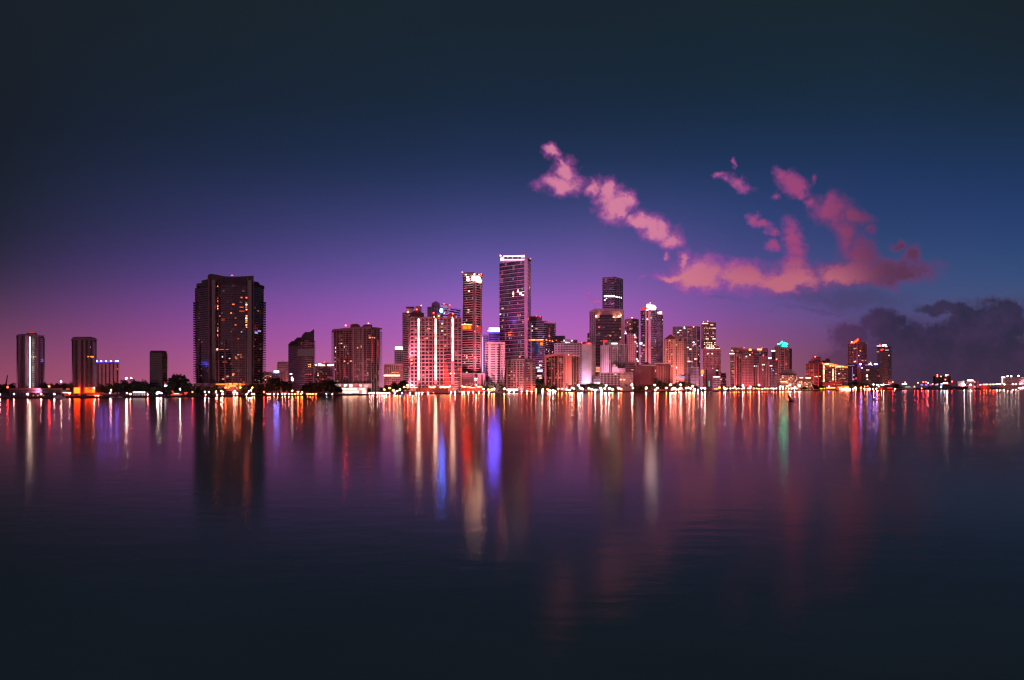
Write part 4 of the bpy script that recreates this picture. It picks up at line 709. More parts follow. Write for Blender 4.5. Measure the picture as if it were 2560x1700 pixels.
lit(b, [(1665.5,873,4,3),(1683.5,918.5,4,4),(1692,918.5,4,4)], glow((1,.75,.6), 4)); lit(b, [(1711,864.8,9,2)], glow((1,.4,.14), 3)); lit(b, [(1701,894.5,3,2.4)], glow((1,.7,.6), 2)); pbox('lit_canopy', b.root, 1696, 1712, 941, 945.5, b.Y-12, 1, glow((.4,.42,1), .9, False)); rnd(b, 18, [glow((1,.5,.3), .8)]); facade_fill(b, (1,.4,.24), 2.2, 40, aim=.2); facade_fill(b, (1,.42,.3), 1.5, 60, aim=.8)
b = building('office_tower', 'wide grey tower with a pale square lattice over its glass', 'the grey lattice tower', 330, [(1681,14),(1742,0),(1751,20)], 818.5, (.25,.2,.22), 4.4, sf=.28, ins=.9, g=MG, depth=34)
piers(b, [(1692,.9),(1707,.9),(1718.5,1),(1730,1.4),(1742,1.6),(1681.6,1.2)], (.5,.38,.4), proud=.4, top=818)
for k in range(7): pbox('lattice_band', b.root, 1681+k*1.1, 1743, 832+k*15-(2 if k else 0), 832.9+k*15-(2 if k else 0), b.Y-.9, .6, wall((.46,.34,.36)))
pbox('roof_screen', b.root, 1718, 1731, 820, 824, b.Y-1.2, 1, wall((.75,.45,.36))); beacon(b, [(1710.5,817.5),(1734,817)], (1,.25,.2), 14, 1.1); lit(b, [(1695.5,831.5,5,3),(1700,826.5,3,3),(1702.5,826.5,3,3),(1711.5,820.5,4,4)], glow((1,.75,.65), 3)); lit(b, [(1737,861,7,3),(1734,856,4,3),(1719.5,868,4,4)], glow((.95,.85,1), 3)); lit(b, [(1739.5,897,7,3),(1726,873,5,3),(1747,886.5,6,2)], glow((1,.55,.35), 3)); lit(b, [(1702,838,7,3),(1716,844,4,3),(1727,838,3,3),(1722,862,3,3)], glow((1,.08,.08), .9)); lit(b, [(1724,903.5,4,3),(1730,904,3,2),(1720,903,3,3)], glow((1,.5,.5), 2.4)); rnd(b, 22, [glow((1,.5,.4), .7)])
facade_fill(b, (1,.48,.46), 1.2, 90, .3, .6); facade_fill(b, (1,.34,.28), 1.2, 50, .1, .2)
b = building('apartment_block', 'low white block of tight windows at the foot of the grey lattice tower', 'the low white tight-windowed block', 230, [(1726.5,0),(1748,0)], 919, (.7,.6,.62), 3.8, 'grid', pf=.4, sf=.5, ins=.8, bayp=3.8, g=MG, depth=20); facade_fill(b, (1,.62,.62), 2.4, 26)
b = building('skyscraper', 'tapering tower with rows of lit windows above a wider lower block', 'the tapering lit-row tower', 420, [(1758,6),(1790,0)], 806, (.3,.2,.23), 4.4, 'grid', pf=.3, sf=.35, ins=1, bayp=4.2, g=LG, depth=26, roof=False)
prism('crown', b.root, [(1755,813),(1755,807),(1762,804),(1783,806.5),(1783,812),(1788,813)], b.Y-1.5, 12, wall((.3,.2,.22))); pbox('side_wing', b.root, 1753, 1759, 812, 872, b.Y+6, 8, wall((.5,.32,.33))); beacon(b, [(1769.5,803),(1759,805)], (1,.15,.1), 14, 1)
pbox('lit_window', b.root, 1756, 1770, 807.6, 809.6, b.Y-2.2, .5, glow((1,.5,.3), 3, False)); pbox('lit_window', b.root, 1776, 1783, 811.5, 813, b.Y-2.2, .5, glow((1,.6,.45), 2.4, False))
lit(b, [(1762+k*4.2,y,2.6,2.2) for y,c in ((819.5,1),(832.5,.7),(841.3,1),(847,.4),(857,1),(861,1),(865,1),(868.5,1)) for k in range(7) if R.random() < c*.8], glow((1,.7,.5), 3)); lit(b, [(1788-k*3,820.5,2,2) for k in range(4)], glow((1,.5,.4), 2))
Yb = b.Y-30; l0 = (X(1757,Yb), Yb); l1 = (X(1802,Yb), Yb)
grid(b.root, l0, l1, b.z0, Z(872,Yb), 24, 13, .36, .4, 1, [wall((.34,.2,.21)), LG], 'lower_facade'); pbox('roof_edge', b.root, 1757, 1801, 870, 872.5, b.Y-31, 12, wall((.5,.26,.25))); pbox('light_strip', b.root, 1767, 1785, 870.6, 872, b.Y-31.6, .5, glow((1,.62,.5), 3.4)); pbox('light_strip', b.root, 1789, 1800, 870.8, 872, b.Y-31.6, .5, glow((1,.55,.45), 3)); pbox('roof_step', b.root, 1787, 1797, 864.5, 871, b.Y-26, 8, wall((.45,.16,.15)))
for q in ((1768,1771,883,885.5),(1779,1782,883,885.5),(1789,1795,925,926.6),(1781,1783,920,922.4),(1781,1783,928,930)): pbox('lit_window', b.root, *q, b.Y-31, .5, glow((1,.65,.5), 3))
for q in ((1752.5,1759,925,934),): pbox('lit_window', b.root, *q, b.Y-34, .5, glow((1,.2,.02), 3, False))
pbox('lit_window', b.root, 1754, 1757, 936.5, 939.5, b.Y-34, .5, glow((1,.75,.65), 4)); pbox('teal_light_mast', b.root, 1772, 1773.8, 952, 966.5, b.Y-60, 1, glow((.02,.7,.5), 1.6, False)); pbox('dark_podium', b.root, 1768, 1790, 921, 968, b.Y-50, 14, wall((.12,.09,.11))); facade_fill(b, (1,.4,.38), .8, 110, .3, .7); facade_fill(b, (1,.3,.28), .6, 90, .05, .2)
b = building('office_building', 'small pale cube building with an orange lit top band', 'the orange-topped cube', 250, [(1781,2),(1784,0),(1802,2)], 942, (.62,.5,.52), 6, 'grid', pf=.3, sf=.3, ins=1, bayp=4, g=MG, depth=18); pbox('light_strip', b.root, 1783.5, 1799, 940.8, 943.4, b.Y-1, .6, glow((1,.6,.42), 3, False)); pbox('light_strip', b.root, 1785, 1801, 970.5, 973.5, b.Y-30, .6, glow((1,.45,.14), 3)); facade_fill(b, (1,.6,.6), 1.6)
b = building('apartment_block', 'small red lit block beside the pale cube building', 'the small red lit block', 400, [(1802,0),(1816,0)], 936, (.42,.16,.17), 4, sf=.4, ins=.6, g=LG, depth=18); lit(b, [(1814.5,948,2.4,2),(1803,949,2,2)], glow((1,.4,.2), 3)); lit(b, [(1805,946,3,3)], glow(VIOLET, .8)); facade_fill(b, (1,.3,.34), 1.6); prism('roof_wedge', b.root, [(1802,937),(1802,930),(1806,933),(1809,937)], b.Y+4, 6, wall((.4,.16,.2)))

# ------------------------------------------------------------------ right-hand cluster
b = building('condo_tower', 'condo tower with a white edge line at the open end of the crowded cluster', 'the white-edged condo', 190, [(1824.5,4),(1836,0),(1858,8)], 876, (.36,.2,.2), 4.2, sf=.3, ins=1.2, g=MG, depth=26, roof=False)
pbox('plant_storey', b.root, 1828, 1860, 868.5, 876.5, b.Y+6, 14, wall((.42,.24,.24))); pbox('light_strip', b.root, 1824, 1835.5, 883, 885, b.Y-1, .6, glow((1,.85,.8), 4, False)); piers(b, [(1824.8,1),(1837,1.6),(1841,2.4),(1848,1),(1853,1.6)], (.66,.4,.36), proud=.6, top=884); lit(b, [(1830,904,8,2.6),(1832,927.5,6,2)], glow((1,.3,.16), 2)); lit(b, [(1830,876,5,3),(1833,879.5,3,2)], glow(PEACH, 1.6)); beacon(b, [(1859.5,869)], RED, 10, 1); facade_fill(b, (1,.36,.32), 1.3, 50); rnd(b, 10, [glow((1,.4,.3), .6)])
b = building('condo_tower', 'long condo slab with orange lit rooms along its roofline', 'the long condo slab', 280, [(1857,0),(1900,-8),(1920.5,12)], 876, (.28,.17,.18), 4.1, sf=.3, ins=1.1, g=MG, depth=26, roof=False)
pbox('roof_slab', b.root, 1845, 1905, 872.5, 876, b.Y-10, 18, wall((.36,.22,.23))); pbox('plant_room', b.root, 1905, 1920, 870.5, 880, b.Y-4, 12, wall((.3,.19,.2)))
for q in ((1846.5,1855.5,872,878.5),(1872.5,1878.5,872,876.5)): pbox('lit_room', b.root, *q, b.Y-11, .6, glow((1,.36,.04), 3.4, False))
pbox('lit_room', b.root, 1893, 1905, 871.5, 875.5, b.Y-11, .6, glow((1,.34,.12), 3, False)); piers(b, [(1863,1),(1868,1),(1908,2),(1913,2),(1918,2)], (.34,.22,.23), proud=.5, top=878); lit(b, [(1901,883,3.4,2.6)], glow((.4,.45,1), 2.6)); lit(b, [(1900,877.5,6,1.4)], glow(TEAL, .5)); beacon(b, [(1861,869),(1905,869.5)], RED, 9, .9); facade_fill(b, (1,.38,.38), .8, 60, .4, .7)
b = building('condo_tower', 'gridded condo flushed red towards its base in front of the long slab', 'the red-flushed gridded condo', 140, [(1854,4),(1872,0),(1884,2)], 889, (.46,.24,.23), 3.9, 'grid', pf=.4, sf=.4, ins=1, bayp=3.6, g=MG, depth=24, roof=False)
prism('roof_step', b.root, [(1852,899),(1856,894),(1866,892),(1869,889),(1884,889),(1884,893)], b.Y+2, 12, wall((.4,.22,.22))); beacon(b, [(1866,891.5),(1874.8,887)], (1,.3,.14), 14, 1.2); beacon(b, [(1880.5,881.5)], RED, 9, .8); facade_fill(b, (1,.14,.06), 3.2, 24, aim=.05, size=100, dxp=6); facade_fill(b, (1,.38,.34), .9, 50, aim=.7)
b = building('condo_tower', 'twin-topped condo with pale piers in the middle of the crowded cluster', 'the twin-topped pale-piered condo', 110, [(1884,2),(1902,0),(1920,4)], 913, (.42,.25,.25), 4, 'grid', pf=.45, sf=.3, ins=1, bayp=4, g=MG, depth=24, roof=False)
shell(b.root, [(X(1897,b.Y+3),b.Y+3),(X(1920,b.Y+3),b.Y+3),(X(1920,b.Y+20),b.Y+20),(X(1897,b.Y+20),b.Y+20)], b.z1-1, Z(890,b.Y), wall((.36,.22,.23)), 'upper_storeys')
for k in range(5): pbox('upper_pier', b.root, 1898.5+k*5, 1899.7+k*5, 890, 913, b.Y+2.4, .8, wall((.5,.3,.3)))
piers(b, [(1896,3),(1905,1.6),(1916,3)], (.56,.34,.31), proud=.5, top=912); lit(b, [(1886.5,915,3,2.4)], glow((.7,.7,1), 3)); lit(b, [(1890,915,3,2),(1894,915,3,2),(1907,912,3,3),(1911,911.5,3,2.6),(1907,924.5,3,3.4),(1894,947,3,3)], glow((1,.65,.42), 3)); lit(b, [(1906.5,919.5,3.4,3)], glow(BLUE, 2)); beacon(b, [(1908.5,888.5)], RED, 14, 1.2); facade_fill(b, (1,.4,.35), 1.3, 40, aim=.3)
b = building('condo_tower', 'slim condo with a violet sign above the low end of the cluster', 'the violet-signed condo', 150, [(1920,0),(1932,-3),(1945,4)], 901, (.36,.24,.27), 4, 'grid', pf=.36, sf=.3, ins=1, bayp=4, g=MG, depth=24)
pbox('lit_sign', b.root, 1921.5, 1928, 893.8, 896, b.Y-1, .6, glow((.5,.25,1), 30, False)); pbox('sign_wall', b.root, 1922, 1927, 896, 901, b.Y-.5, 1, wall((.6,.45,.75))); beacon(b, [(1917,898.5),(1941.5,898)], RED, 22, 1.5); lit(b, [(1925.5,914,3,2.6),(1929,914,3,2.6),(1929,921.5,2,2.4)], glow((1,.75,.68), 3.4)); lit(b, [(1929.5,926.5,3,3)], glow(BLUE, 3)); lit(b, [(1934,926.5,4,1.6),(1941,933.5,6,1.6)], glow((.7,.6,1), 1.4)); piers(b, [(1922,2.6)], (.56,.36,.34), proud=.5); facade_fill(b, (1,.45,.45), 1.1, 40)
b = building('condo_tower', 'condo tower with curving teal lights on its stepped crown', 'the teal-crowned tower', 260, [(1937,6),(1953,0),(1972,2),(1980,14)], 872, (.4,.24,.23), 4.3, sf=.34, ins=1.2, g=MG, depth=26, roof=False)
piers(b, [(1961.5,2.6),(1942,1.4),(1945.5,1),(1952,1),(1967,1),(1972.5,1.2)], (.62,.36,.3), proud=.7, top=869); pbox('pier', b.root, 1974.5, 1980, 872, 922, b.Y+4, 6, wall((.06,.05,.06)))
prism('crown', b.root, [(1943,872),(1944,866),(1947,862),(1952,858),(1955.5,853.5),(1958,857),(1966,859),(1969,864),(1972,866),(1972,872)], b.Y+4, 14, wall((.32,.22,.2))); pbox('crown_side', b.root, 1937, 1945, 865, 873, b.Y+6, 8, wall((.3,.18,.18))); tl = glow((.004,.6,.38), 24, False)
for pts in ([(1944,861),(1944,859),(1949,858.4),(1953,855.4),(1955,852.8),(1957,853.4),(1955.5,856),(1951,859.6)], [(1958,858),(1958.5,856),(1964,857.6),(1969.5,858.6),(1969.5,860.6),(1964,859.8)], [(1955.5,866.5),(1955.5,863.8),(1958,861.6),(1961,862),(1963,864),(1967.5,864.8),(1967.5,866.8),(1962,866),(1959,863.8)]): prism('neon_curve', b.root, pts, b.Y+1.6, .8, tl)
pbox('antenna', b.root, 1961, 1961.4, 852.5, 858, b.Y+4, .3, glow((.3,.8,.75), .6, False)); lit(b, [(1966.5,910,4,3)], glow((1,.35,.12), 2.4)); lit(b, [(1977,875.5,4,2)], glow(PEACH, 2)); facade_fill(b, (1,.38,.3), 1.3, 50, .2, .5)
b = building('condo_tower', 'dark sliver tower with a white sign beside the teal-crowned tower', 'the dark sliver tower', 330, [(1927.5,0),(1938,0)], 875, (.09,.08,.09), 4.2, sf=.3, ins=.8, g=DG, depth=18); pbox('lit_sign', b.root, 1928.5, 1938, 875.4, 878, b.Y-1.4, .6, glow((.85,1,.92), 4.4, False)); pbox('pier', b.root, 1927, 1929, 873, 920, b.Y-1, 2, wall((.6,.45,.46))); facade_fill(b, (1,.5,.55), .5, 50, .5, .7)
b = building('hotel', 'stepped orange lit hotel with arched roof tiers near the water', 'the stepped orange hotel', 120, [(1949,6),(1976,0),(1994,14)], 938, (.6,.34,.25), 4.2, 'grid', pf=.4, sf=.42, ins=1.4, bayp=5, g=glass((.05,.03,.025), (1,.45,.15), .5, .9), depth=26, roof=False)
prism('roof_tier', b.root, [(1949,938),(1952,931),(1962,925),(1972,922.5),(1980,924),(1982,938)], b.Y+8, 14, wall((.2,.15,.17))); prism('roof_tier', b.root, [(1978,940),(1980,926),(1988,929),(1993,937),(1993,942)], b.Y+14, 10, wall((.42,.24,.21))); pbox('light_strip', b.root, 1951, 1967, 953.6, 955.4, b.Y-.6, .5, glow((1,.6,.3), 4)); rnd(b, 22, [glow((1,.45,.18), 2), glow((1,.65,.4), 2)]); facade_fill(b, (1,.4,.18), 2.6, 26, aim=.3)
b = building('hotel', 'glowing orange terraced lodge with flat lit roof strips', 'the glowing terraced lodge', 90, [(1993,2),(2024,0),(2033,8)], 952, (.66,.42,.3), 3.6, 'grid', pf=.36, sf=.46, ins=1.2, bayp=4.4, g=glass((.06,.03,.02), (1,.5,.18), .6, 1.1), depth=22, roof=False)
prism('roof_tier', b.root, [(1990,953),(1996,948),(2000,943.5),(2008,943),(2012,946),(2023,945),(2028,950),(2032,953)], b.Y+6, 12, wall((.6,.38,.28))); pbox('light_strip', b.root, 1999.5, 2007, 943.4, 945.2, b.Y+5.4, .5, glow((1,.8,.55), 5)); pbox('light_strip', b.root, 2014, 2027, 943.6, 946, b.Y+5.4, .5, glow((1,.72,.55), 5)); rnd(b, 24, [glow((1,.5,.2), 2.2), glow((1,.7,.45), 2.2)]); facade_fill(b, (1,.48,.25), 2.8, 22, aim=.4)
b = building('condo_tower', 'red lit banded tower with rounded stepped top', 'the red lit banded tower', 190, [(2014,6),(2034,0),(2047,2)], 910, (.5,.18,.15), 3.5, sf=.36, ins=1, g=LG, depth=24, roof=False)
prism('crown', b.root, [(2021,910),(2021,903),(2026,902),(2027,897),(2032,896),(2032,893.5),(2051,893.5),(2053,899),(2055,910)], b.Y+8, 14, wall((.34,.16,.16))); pbox('roof_slab', b.root, 2032, 2052, 892.6, 894.6, b.Y+6, 14, wall((.08,.06,.07))); prism('roof_arch', b.root, [(2033,905),(2036,901),(2042,899.5),(2048,901),(2051,905),(2046,903),(2042,902),(2037,903.4)], b.Y+5, 2, wall((.08,.06,.07)))
piers(b, [(2034,1.4),(2046.5,1.4),(2024,1)], (.66,.2,.15), proud=.6, top=909); beacon(b, [(2038,892)], RED, 20, 1.5); lit(b, [(2038,940.8,4,2.6),(2042,940.8,4,2.6)], glow((1,.55,.3), 3)); facade_fill(b, (1,.16,.1), 2.2, 40, aim=.3); facade_fill(b, (1,.2,.14), 1.2, 60, aim=.8)
b = building('office_building', 'dark flat-roofed tower peeping over the sloping orange-roofed hotel', 'the dark flat-roofed tower', 330, [(2047,0),(2076,0)], 904, (.2,.1,.11), 4, sf=.35, ins=.8, g=DG, depth=20, roof=False); pbox('roof_slab', b.root, 2056, 2076, 901, 905, b.Y-2, 10, wall((.07,.06,.07))); pbox('plant_room', b.root, 2064, 2074, 896.5, 901, b.Y, 8, wall((.1,.07,.08))); lit(b, [(2050,941,4,2.6)], glow((1,.5,.1), 3)); facade_fill(b, (1,.3,.26), .6, 50, .4, .7)
b = building('hotel', 'grey hotel under a sweeping orange lit sloping roof with lit vertical columns', 'the sloping orange-roofed hotel', 110, [(2054,0),(2084,-10),(2120,6)], 918, (.3,.2,.21), 3.8, sf=.36, ins=1, g=glass((.05,.035,.04), (1,.35,.2), .3, .5), depth=24, roof=False)
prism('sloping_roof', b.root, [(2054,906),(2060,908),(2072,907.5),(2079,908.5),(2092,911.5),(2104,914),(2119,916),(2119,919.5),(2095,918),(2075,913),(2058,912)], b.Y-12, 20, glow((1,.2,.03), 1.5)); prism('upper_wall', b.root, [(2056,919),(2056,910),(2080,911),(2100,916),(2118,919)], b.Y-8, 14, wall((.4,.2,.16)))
for px, y0, y1 in ((2059.5,914,957),(2082.7,922,952)):
    pbox('light_column', b.root, px-2.4, px+2.4, y0-1, y1+2, b.Y-12.6, 1.4, wall((.6,.25,.16)))
    for k in range(int((y1-y0)/3.7)): pbox('column_light', b.root, px-1.5, px+1.5, y0+k*3.7, y0+2.5+k*3.7, b.Y-13.2, .5, glow((1,.62,.3), 4.4))
for k in range(11): pbox('column_light', b.root, 2088.5, 2090, 913+k*3.9, 915+k*3.9, b.Y-13, .5, glow((1,.4,.2), 2.6))
for q in ((2062,2072,909,911.5),(2074,2078,913,916),(2081,2084,914,916),(2090,2102,916,918),(2106.5,2108.5,915.4,917.4)): pbox('roof_light', b.root, *q, b.Y-12.8, .5, glow((1,.5,.2), 4))
lit(b, [(2098,933.5,3.4,3)], glow((1,.7,.7), 3.4)); lit(b, [(2102,923.5,2,4),(2108,923.5,2,4)], glow((1,.4,.1), 2.4)); lit(b, [(2103,934,3,4),(2108,937,3,3),(2115,936,4,2)], glow((1,.1,.08), 1)); lit(b, [(2108,938,2,3)], glow((.5,.55,1), 1)); rnd(b, 14, [glow((1,.4,.3), .8)]); prism('entrance_canopy', b.root, [(2056,962),(2060,956),(2074,957),(2085,954),(2104,953),(2110,955),(2090,958),(2080,963)], b.Y-26, 8, wall((.6,.08,.06))); facade_fill(b, (1,.2,.12), 1.6, 30, aim=.2)
b = building('condo_tower', 'tower with a burning orange slanted crown above the dark cluster end', 'the orange-crowned tower', 330, [(2119.5,6),(2152.5,0),(2167,30)], 859, (.34,.17,.15), 3.9, 'grid', pf=.3, sf=.36, ins=1, bayp=3.6, g=MG, depth=26, roof=False)
prism('crown', b.root, [(2126,858),(2136,853.5),(2143,848),(2146,846),(2146,851),(2140,855),(2134,858)], b.Y+2, 8, glow((1,.02,.001), 18, False)); pbox('crown_wall', b.root, 2144, 2152.5, 848, 860, b.Y+4, 8, wall((.3,.18,.16))); pbox('crown_wall', b.root, 2152, 2164, 855, 861, b.Y+6, 12, wall((.22,.14,.14))); beacon(b, [(2129,854.8)], PEACH, 14, 1.3, 1); pbox('antenna', b.root, 2142, 2142.4, 843, 848, b.Y+4, .3, wall((.3,.2,.2)))
piers(b, [(2133,1.2),(2141,1.6),(2144,1.4),(2152,1.2)], (.5,.26,.24), proud=.5, top=859); lit(b, [(2136.5,871,3,2.2),(2141,871,3,2.4),(2147,889,4,2.4),(2136,903.5,6,3.4),(2140,903,3,3),(2156,901,3,2.4),(2159.5,901,3,2.4),(2165,901,3,2.4)], glow((1,.6,.45), 3.2)); lit(b, [(2151.5,877,3,5)], glow((1,.36,.06), 2.4)); rnd(b, 10, [glow((1,.4,.3), .7)]); facade_fill(b, (1,.24,.16), 1.1, 60, .3, .5)
b = building('office_building', 'low dark block with violet edge line under the orange-crowned tower', 'the violet-edged block', 150, [(2120,4),(2137,0),(2155,2)], 913, (.16,.1,.12), 4, sf=.2, ins=.5, g=DG, depth=22, roof=False)
pbox('roof_slab', b.root, 2119, 2150, 909, 913, b.Y-2, 16, wall((.06,.06,.14))); pbox('light_strip', b.root, 2119, 2136, 913, 914, b.Y-2.6, .4, glow((.5,.28,.8), .9, False)); pbox('light_strip', b.root, 2130.5, 2132, 918, 952, b.Y-.8, .4, glow((.6,.25,.7), .6, False)); pbox('facade_panel', b.root, 2142, 2153, 914, 956, b.Y-1.4, 1, wall((.34,.14,.12))); beacon(b, [(2151.5,910.5)], (.18,.15,1), 110, 1.8, -4, 'roof_lamp'); beacon(b, [(2155,919.5)], (.5,.7,1), 12, 1.3, -2); lit(b, [(2141,946,4,3.6)], glow((1,.03,.1), 3, False)); lit(b, [(2134,948.5,3,3)], glow((1,.15,.1), 2)); lit(b, [(2134.5,937.5,2,3)], glow(CW, 1.6)); facade_fill(b, (1,.28,.2), .8, 30, aim=.3, dxp=12)
b = building('office_building', 'dark block with two blue roof signs beside the white-capped end tower', 'the blue-signed dark block', 190, [(2158,4),(2178,0),(2199,6)], 912, (.1,.07,.075), 4, sf=.2, ins=.4, g=DG, depth=24, roof=False)
for a, c in ((2172,2178.6),(2185.5,2193.5)): pbox('roof_sign', b.root, a, c, 909.2, 911.6, b.Y-2, .6, glow((.1,.1,1), 45, False))
pbox('light_strip', b.root, 2163, 2172, 912, 913, b.Y-2, .4, glow((.35,.2,.9), 2, False)); beacon(b, [(2176.5,906),(2180,913.5)], (1,.28,.12), 9, 1); lit(b, [(2167.5,924.5,3,3),(2171.5,924.5,3,3)], glow((1,.5,.45), 1.6)); lit(b, [(2167.5,940,3.4,6)], glow((1,.85,.8), 5.5, False)); lit(b, [(2168.5,948,3,3)], glow((1,.4,.15), 3)); lit(b, [(2194,939.5,2,2.4),(2198,940,2,2.4)], glow((1,.06,.05), 2)); facade_fill(b, (1,.35,.35), .35, 30)
b = building('condo_tower', 'dark end tower capped with white and red roof lights', 'the white-capped end tower', 170, [(2192.5,6),(2206,0),(2220,0),(2229.5,24)], 867, (.12,.09,.09), 3.9, sf=.26, ins=.8, g=DG, depth=26, roof=False)
pbox('facade_panel', b.root, 2206, 2220, 880, 958, b.Y-1, .8, wall((.3,.19,.17)))
for k in range(19): pbox('panel_band', b.root, 2206.5, 2219.5, 882+k*4, 883.3+k*4, b.Y-1.5, .5, wall((.09,.07,.07)))
pbox('roof_slab', b.root, 2191.5, 2226, 866, 869, b.Y-2, 18, wall((.07,.06,.07)))
for q in ((2192,2203,864,866),(2205,2210,861.6,866.4),(2210,2216,861,864),(2212,2218.5,865,867.4)): pbox('crown_light', b.root, *q, b.Y-2.4, 3, glow((1,.62,.6), 3.4))
lit(b, [(2204,875,4,4),(2206.5,873.5,4,3)], glow((1,.03,.04), 3, False), proud=.3); lit(b, [(2217,875.2,9,1.8)], glow((1,.75,.75), 2), proud=.3); lit(b, [(2195,879,5,2.4)], glow((1,.35,.2), 2)); lit(b, [(2207.5,888,3,4),(2222.5,888.5,2.4,3)], glow((1,.7,.55), 2), proud=.2); beacon(b, [(2199.5,861.5)], RED, 12, 1); facade_fill(b, (1,.42,.36), .6, 40, aim=.15)
pbox('light_strip', b.root, 2183, 2224, 960.6, 962, b.Y-20, .5, glow((1,.7,.66), 1.6))

# ------------------------------------------------------------------ far right: the port
def low(name, label, off, x0, x1, top, bot, col, d=14, cat='building', E=0, fc=(1,.5,.4), **k):
    b = B(); pc = (x0+x1)/2; b.Y = Y = shore(pc)+off; b.pc = pc; b.root = empty(name, (X(pc,Y), Y, ZG), label, cat); b.z0 = ZG-.4; b.z1 = Z(top,Y); b.ins = 0; b.nf = 1; b.P = [(X(x0,Y),Y),(X(x1,Y),Y)]; b.short = k.get('short')
    bx('wall', b.root, X(x0,Y), X(x1,Y), Y, Y+d, Z(bot,Y) if bot else b.z0, b.z1, wall(col))
    if b.short: BL.append(b)
    if E: facade_fill(b, fc, E, 14, aim=.5)
    return b
b = low('office_building', 'far dark block with red roof lamps on the horizon', 900, 2337, 2356, 940, None, (.07,.05,.055)); beacon(b, [(2343.5,937.5),(2352.5,941),(2343.5,941)], (1,.2,.12), 14, 1.2, -2)
b = low('office_building', 'far dark block with a white and a red roof lamp', 900, 2358, 2377, 940, None, (.075,.05,.055)); beacon(b, [(2365.5,938.5)], CW, 24, 1.4, -2); beacon(b, [(2370,937),(2363.5,949)], (1,.1,.08), 16, 1.3, -2)
b = low('ferry_terminal', 'low white terminal with a cyan lamp at its end', 30, 2244, 2283, 962, None, (.5,.5,.5), short='the low white terminal'); pbox('roof_sign', b.root, 2255, 2267, 959, 961, b.Y-1, .6, glow((1,.9,.9), 7, False)); pbox('roof_edge', b.root, 2243, 2283, 961.6, 963.4, b.Y-1.5, 3, wall((.6,.2,.18))); pbox('window_strip', b.root, 2263, 2276, 965.5, 969, b.Y-.5, .4, glow((.6,.75,.75), .5, False)); pbox('window_strip', b.root, 2248, 2258, 967, 970, b.Y-.5, .4, wall((.05,.05,.07), .2))
for k, x in enumerate((2300,2311,2322,2336,2349)):
    Yt = shore(x)+60; t = empty('tent', (X(x+5,Yt), Yt, ZG), ['violet lit peaked tent nearest the red lamp mast on the port quay', 'violet lit peaked tent, second from the red lamp mast', 'violet lit peaked tent with the dimmest canopy, middle of the five', 'violet lit peaked tent just before the blue lit one', 'blue lit peaked tent nearest the far red-lamped block'][k], 'tent', 'peaked tents on the port quay')
    tm = wall((.5,.36,.9)); prism('canopy', t, [(x,963),(x+2.4,960.6),(x+4.5,958.6),(x+6.6,960.6),(x+9.5,963)], Yt, 8, tm); pbox('post', t, x+.5, x+.9, 963, 969, Yt+1, .5, wall((.2,.2,.2))); pbox('post', t, x+8.6, x+9, 963, 969, Yt+1, .5, wall((.2,.2,.2)))
    pbox('tent_light', t, x+2, x+7.6, 962, 963, Yt-.6, .4, glow((.3,.22,1) if k < 4 else (.3,.45,1), 4 if k != 2 else 1.6, False))
b = low('warehouse', 'long dark quayside shed under the violet tents', 30, 2325, 2420, 966, None, (.045,.045,.05), short='the long dark quayside shed'); pbox('lit_sign', b.root, 2352, 2358, 958.5, 960, b.Y+20, .5, glow((.6,.75,1), 6, False)); pbox('lit_sign', b.root, 2340, 2346, 959.5, 961, b.Y+20, .5, glow((1,.5,.06), 3, False)); pbox('roof_edge', b.root, 2360, 2384, 958.5, 962, b.Y+10, 6, wall((.5,.1,.09)))
b = low('port_building', 'pale louvred port building beside the white-signed block', 50, 2394, 2411, 953, None, (.42,.3,.3), E=.8); pbox('corner_light', b.root, 2408, 2410.5, 953, 962, b.Y-.6, .5, glow((1,.75,.7), 2, False))
b = low('port_building', 'small block under a bright white rooftop sign', 50, 2416, 2435, 954, None, (.34,.26,.27), E=.7, short='the white-signed block'); pbox('roof_sign', b.root, 2418, 2433, 949.8, 952.4, b.Y-1, .8, glow((.95,.97,1), 7, False)); pbox('sign_post', b.root, 2421, 2421.6, 952, 954.5, b.Y-.8, .5, wall((.3,.3,.3))); pbox('sign_post', b.root, 2430, 2430.6, 952, 954.5, b.Y-.8, .5, wall((.3,.3,.3)))
for k in range(3): pbox('window', b.root, 2418+k*6, 2421+k*6, 956, 964, b.Y-.4, .4, wall((.05,.04,.05), .2))
Yt = shore(2444)+40; t = empty('chimney', (X(2444.5,Yt), Yt, ZG), 'slim red lit square chimney on the port quay', 'chimney'); pbox('shaft', t, 2443, 2446.2, 953, 970, Yt, 4, wall((.6,.16,.14))); pbox('cap', t, 2442.7, 2446.5, 952, 953.4, Yt-.3, 4.6, wall((.4,.14,.12))); tb = B(); tb.root = t; tb.Y = Yt; tb.z1 = Z(952,Yt); tb.pc = 2444.5; tb.P = [(X(2443,Yt),Yt),(X(2446,Yt),Yt)]; tb.nf = 1; facade_fill(tb, (1,.2,.12), 3, 16)
b = low('cruise_terminal', 'long floodlit white terminal with banded storeys and roof lamp masts', 70, 2507, 2660, 944, None, (.7,.55,.52), 20, E=4.6, fc=(1,.62,.5), short='the floodlit white terminal')
for k in range(5): pbox('window_band', b.root, 2513, 2660, 946.5+k*3, 947.6+k*3, b.Y-.5, .4, wall((.16,.1,.1), .3))
for k in range(9): pbox('pier', b.root, 2512+k*16, 2513.4+k*16, 944, 962, b.Y-.9, .5, wall((.75,.58,.55)))
pbox('end_frame', b.root, 2503.5, 2513, 941.5, 944.5, b.Y-2, 6, glow((1,.9,.86), 2.4, False)); pbox('end_frame', b.root, 2504, 2507, 944, 960, b.Y-2, 4, glow((1,.8,.74), 1.4, False))
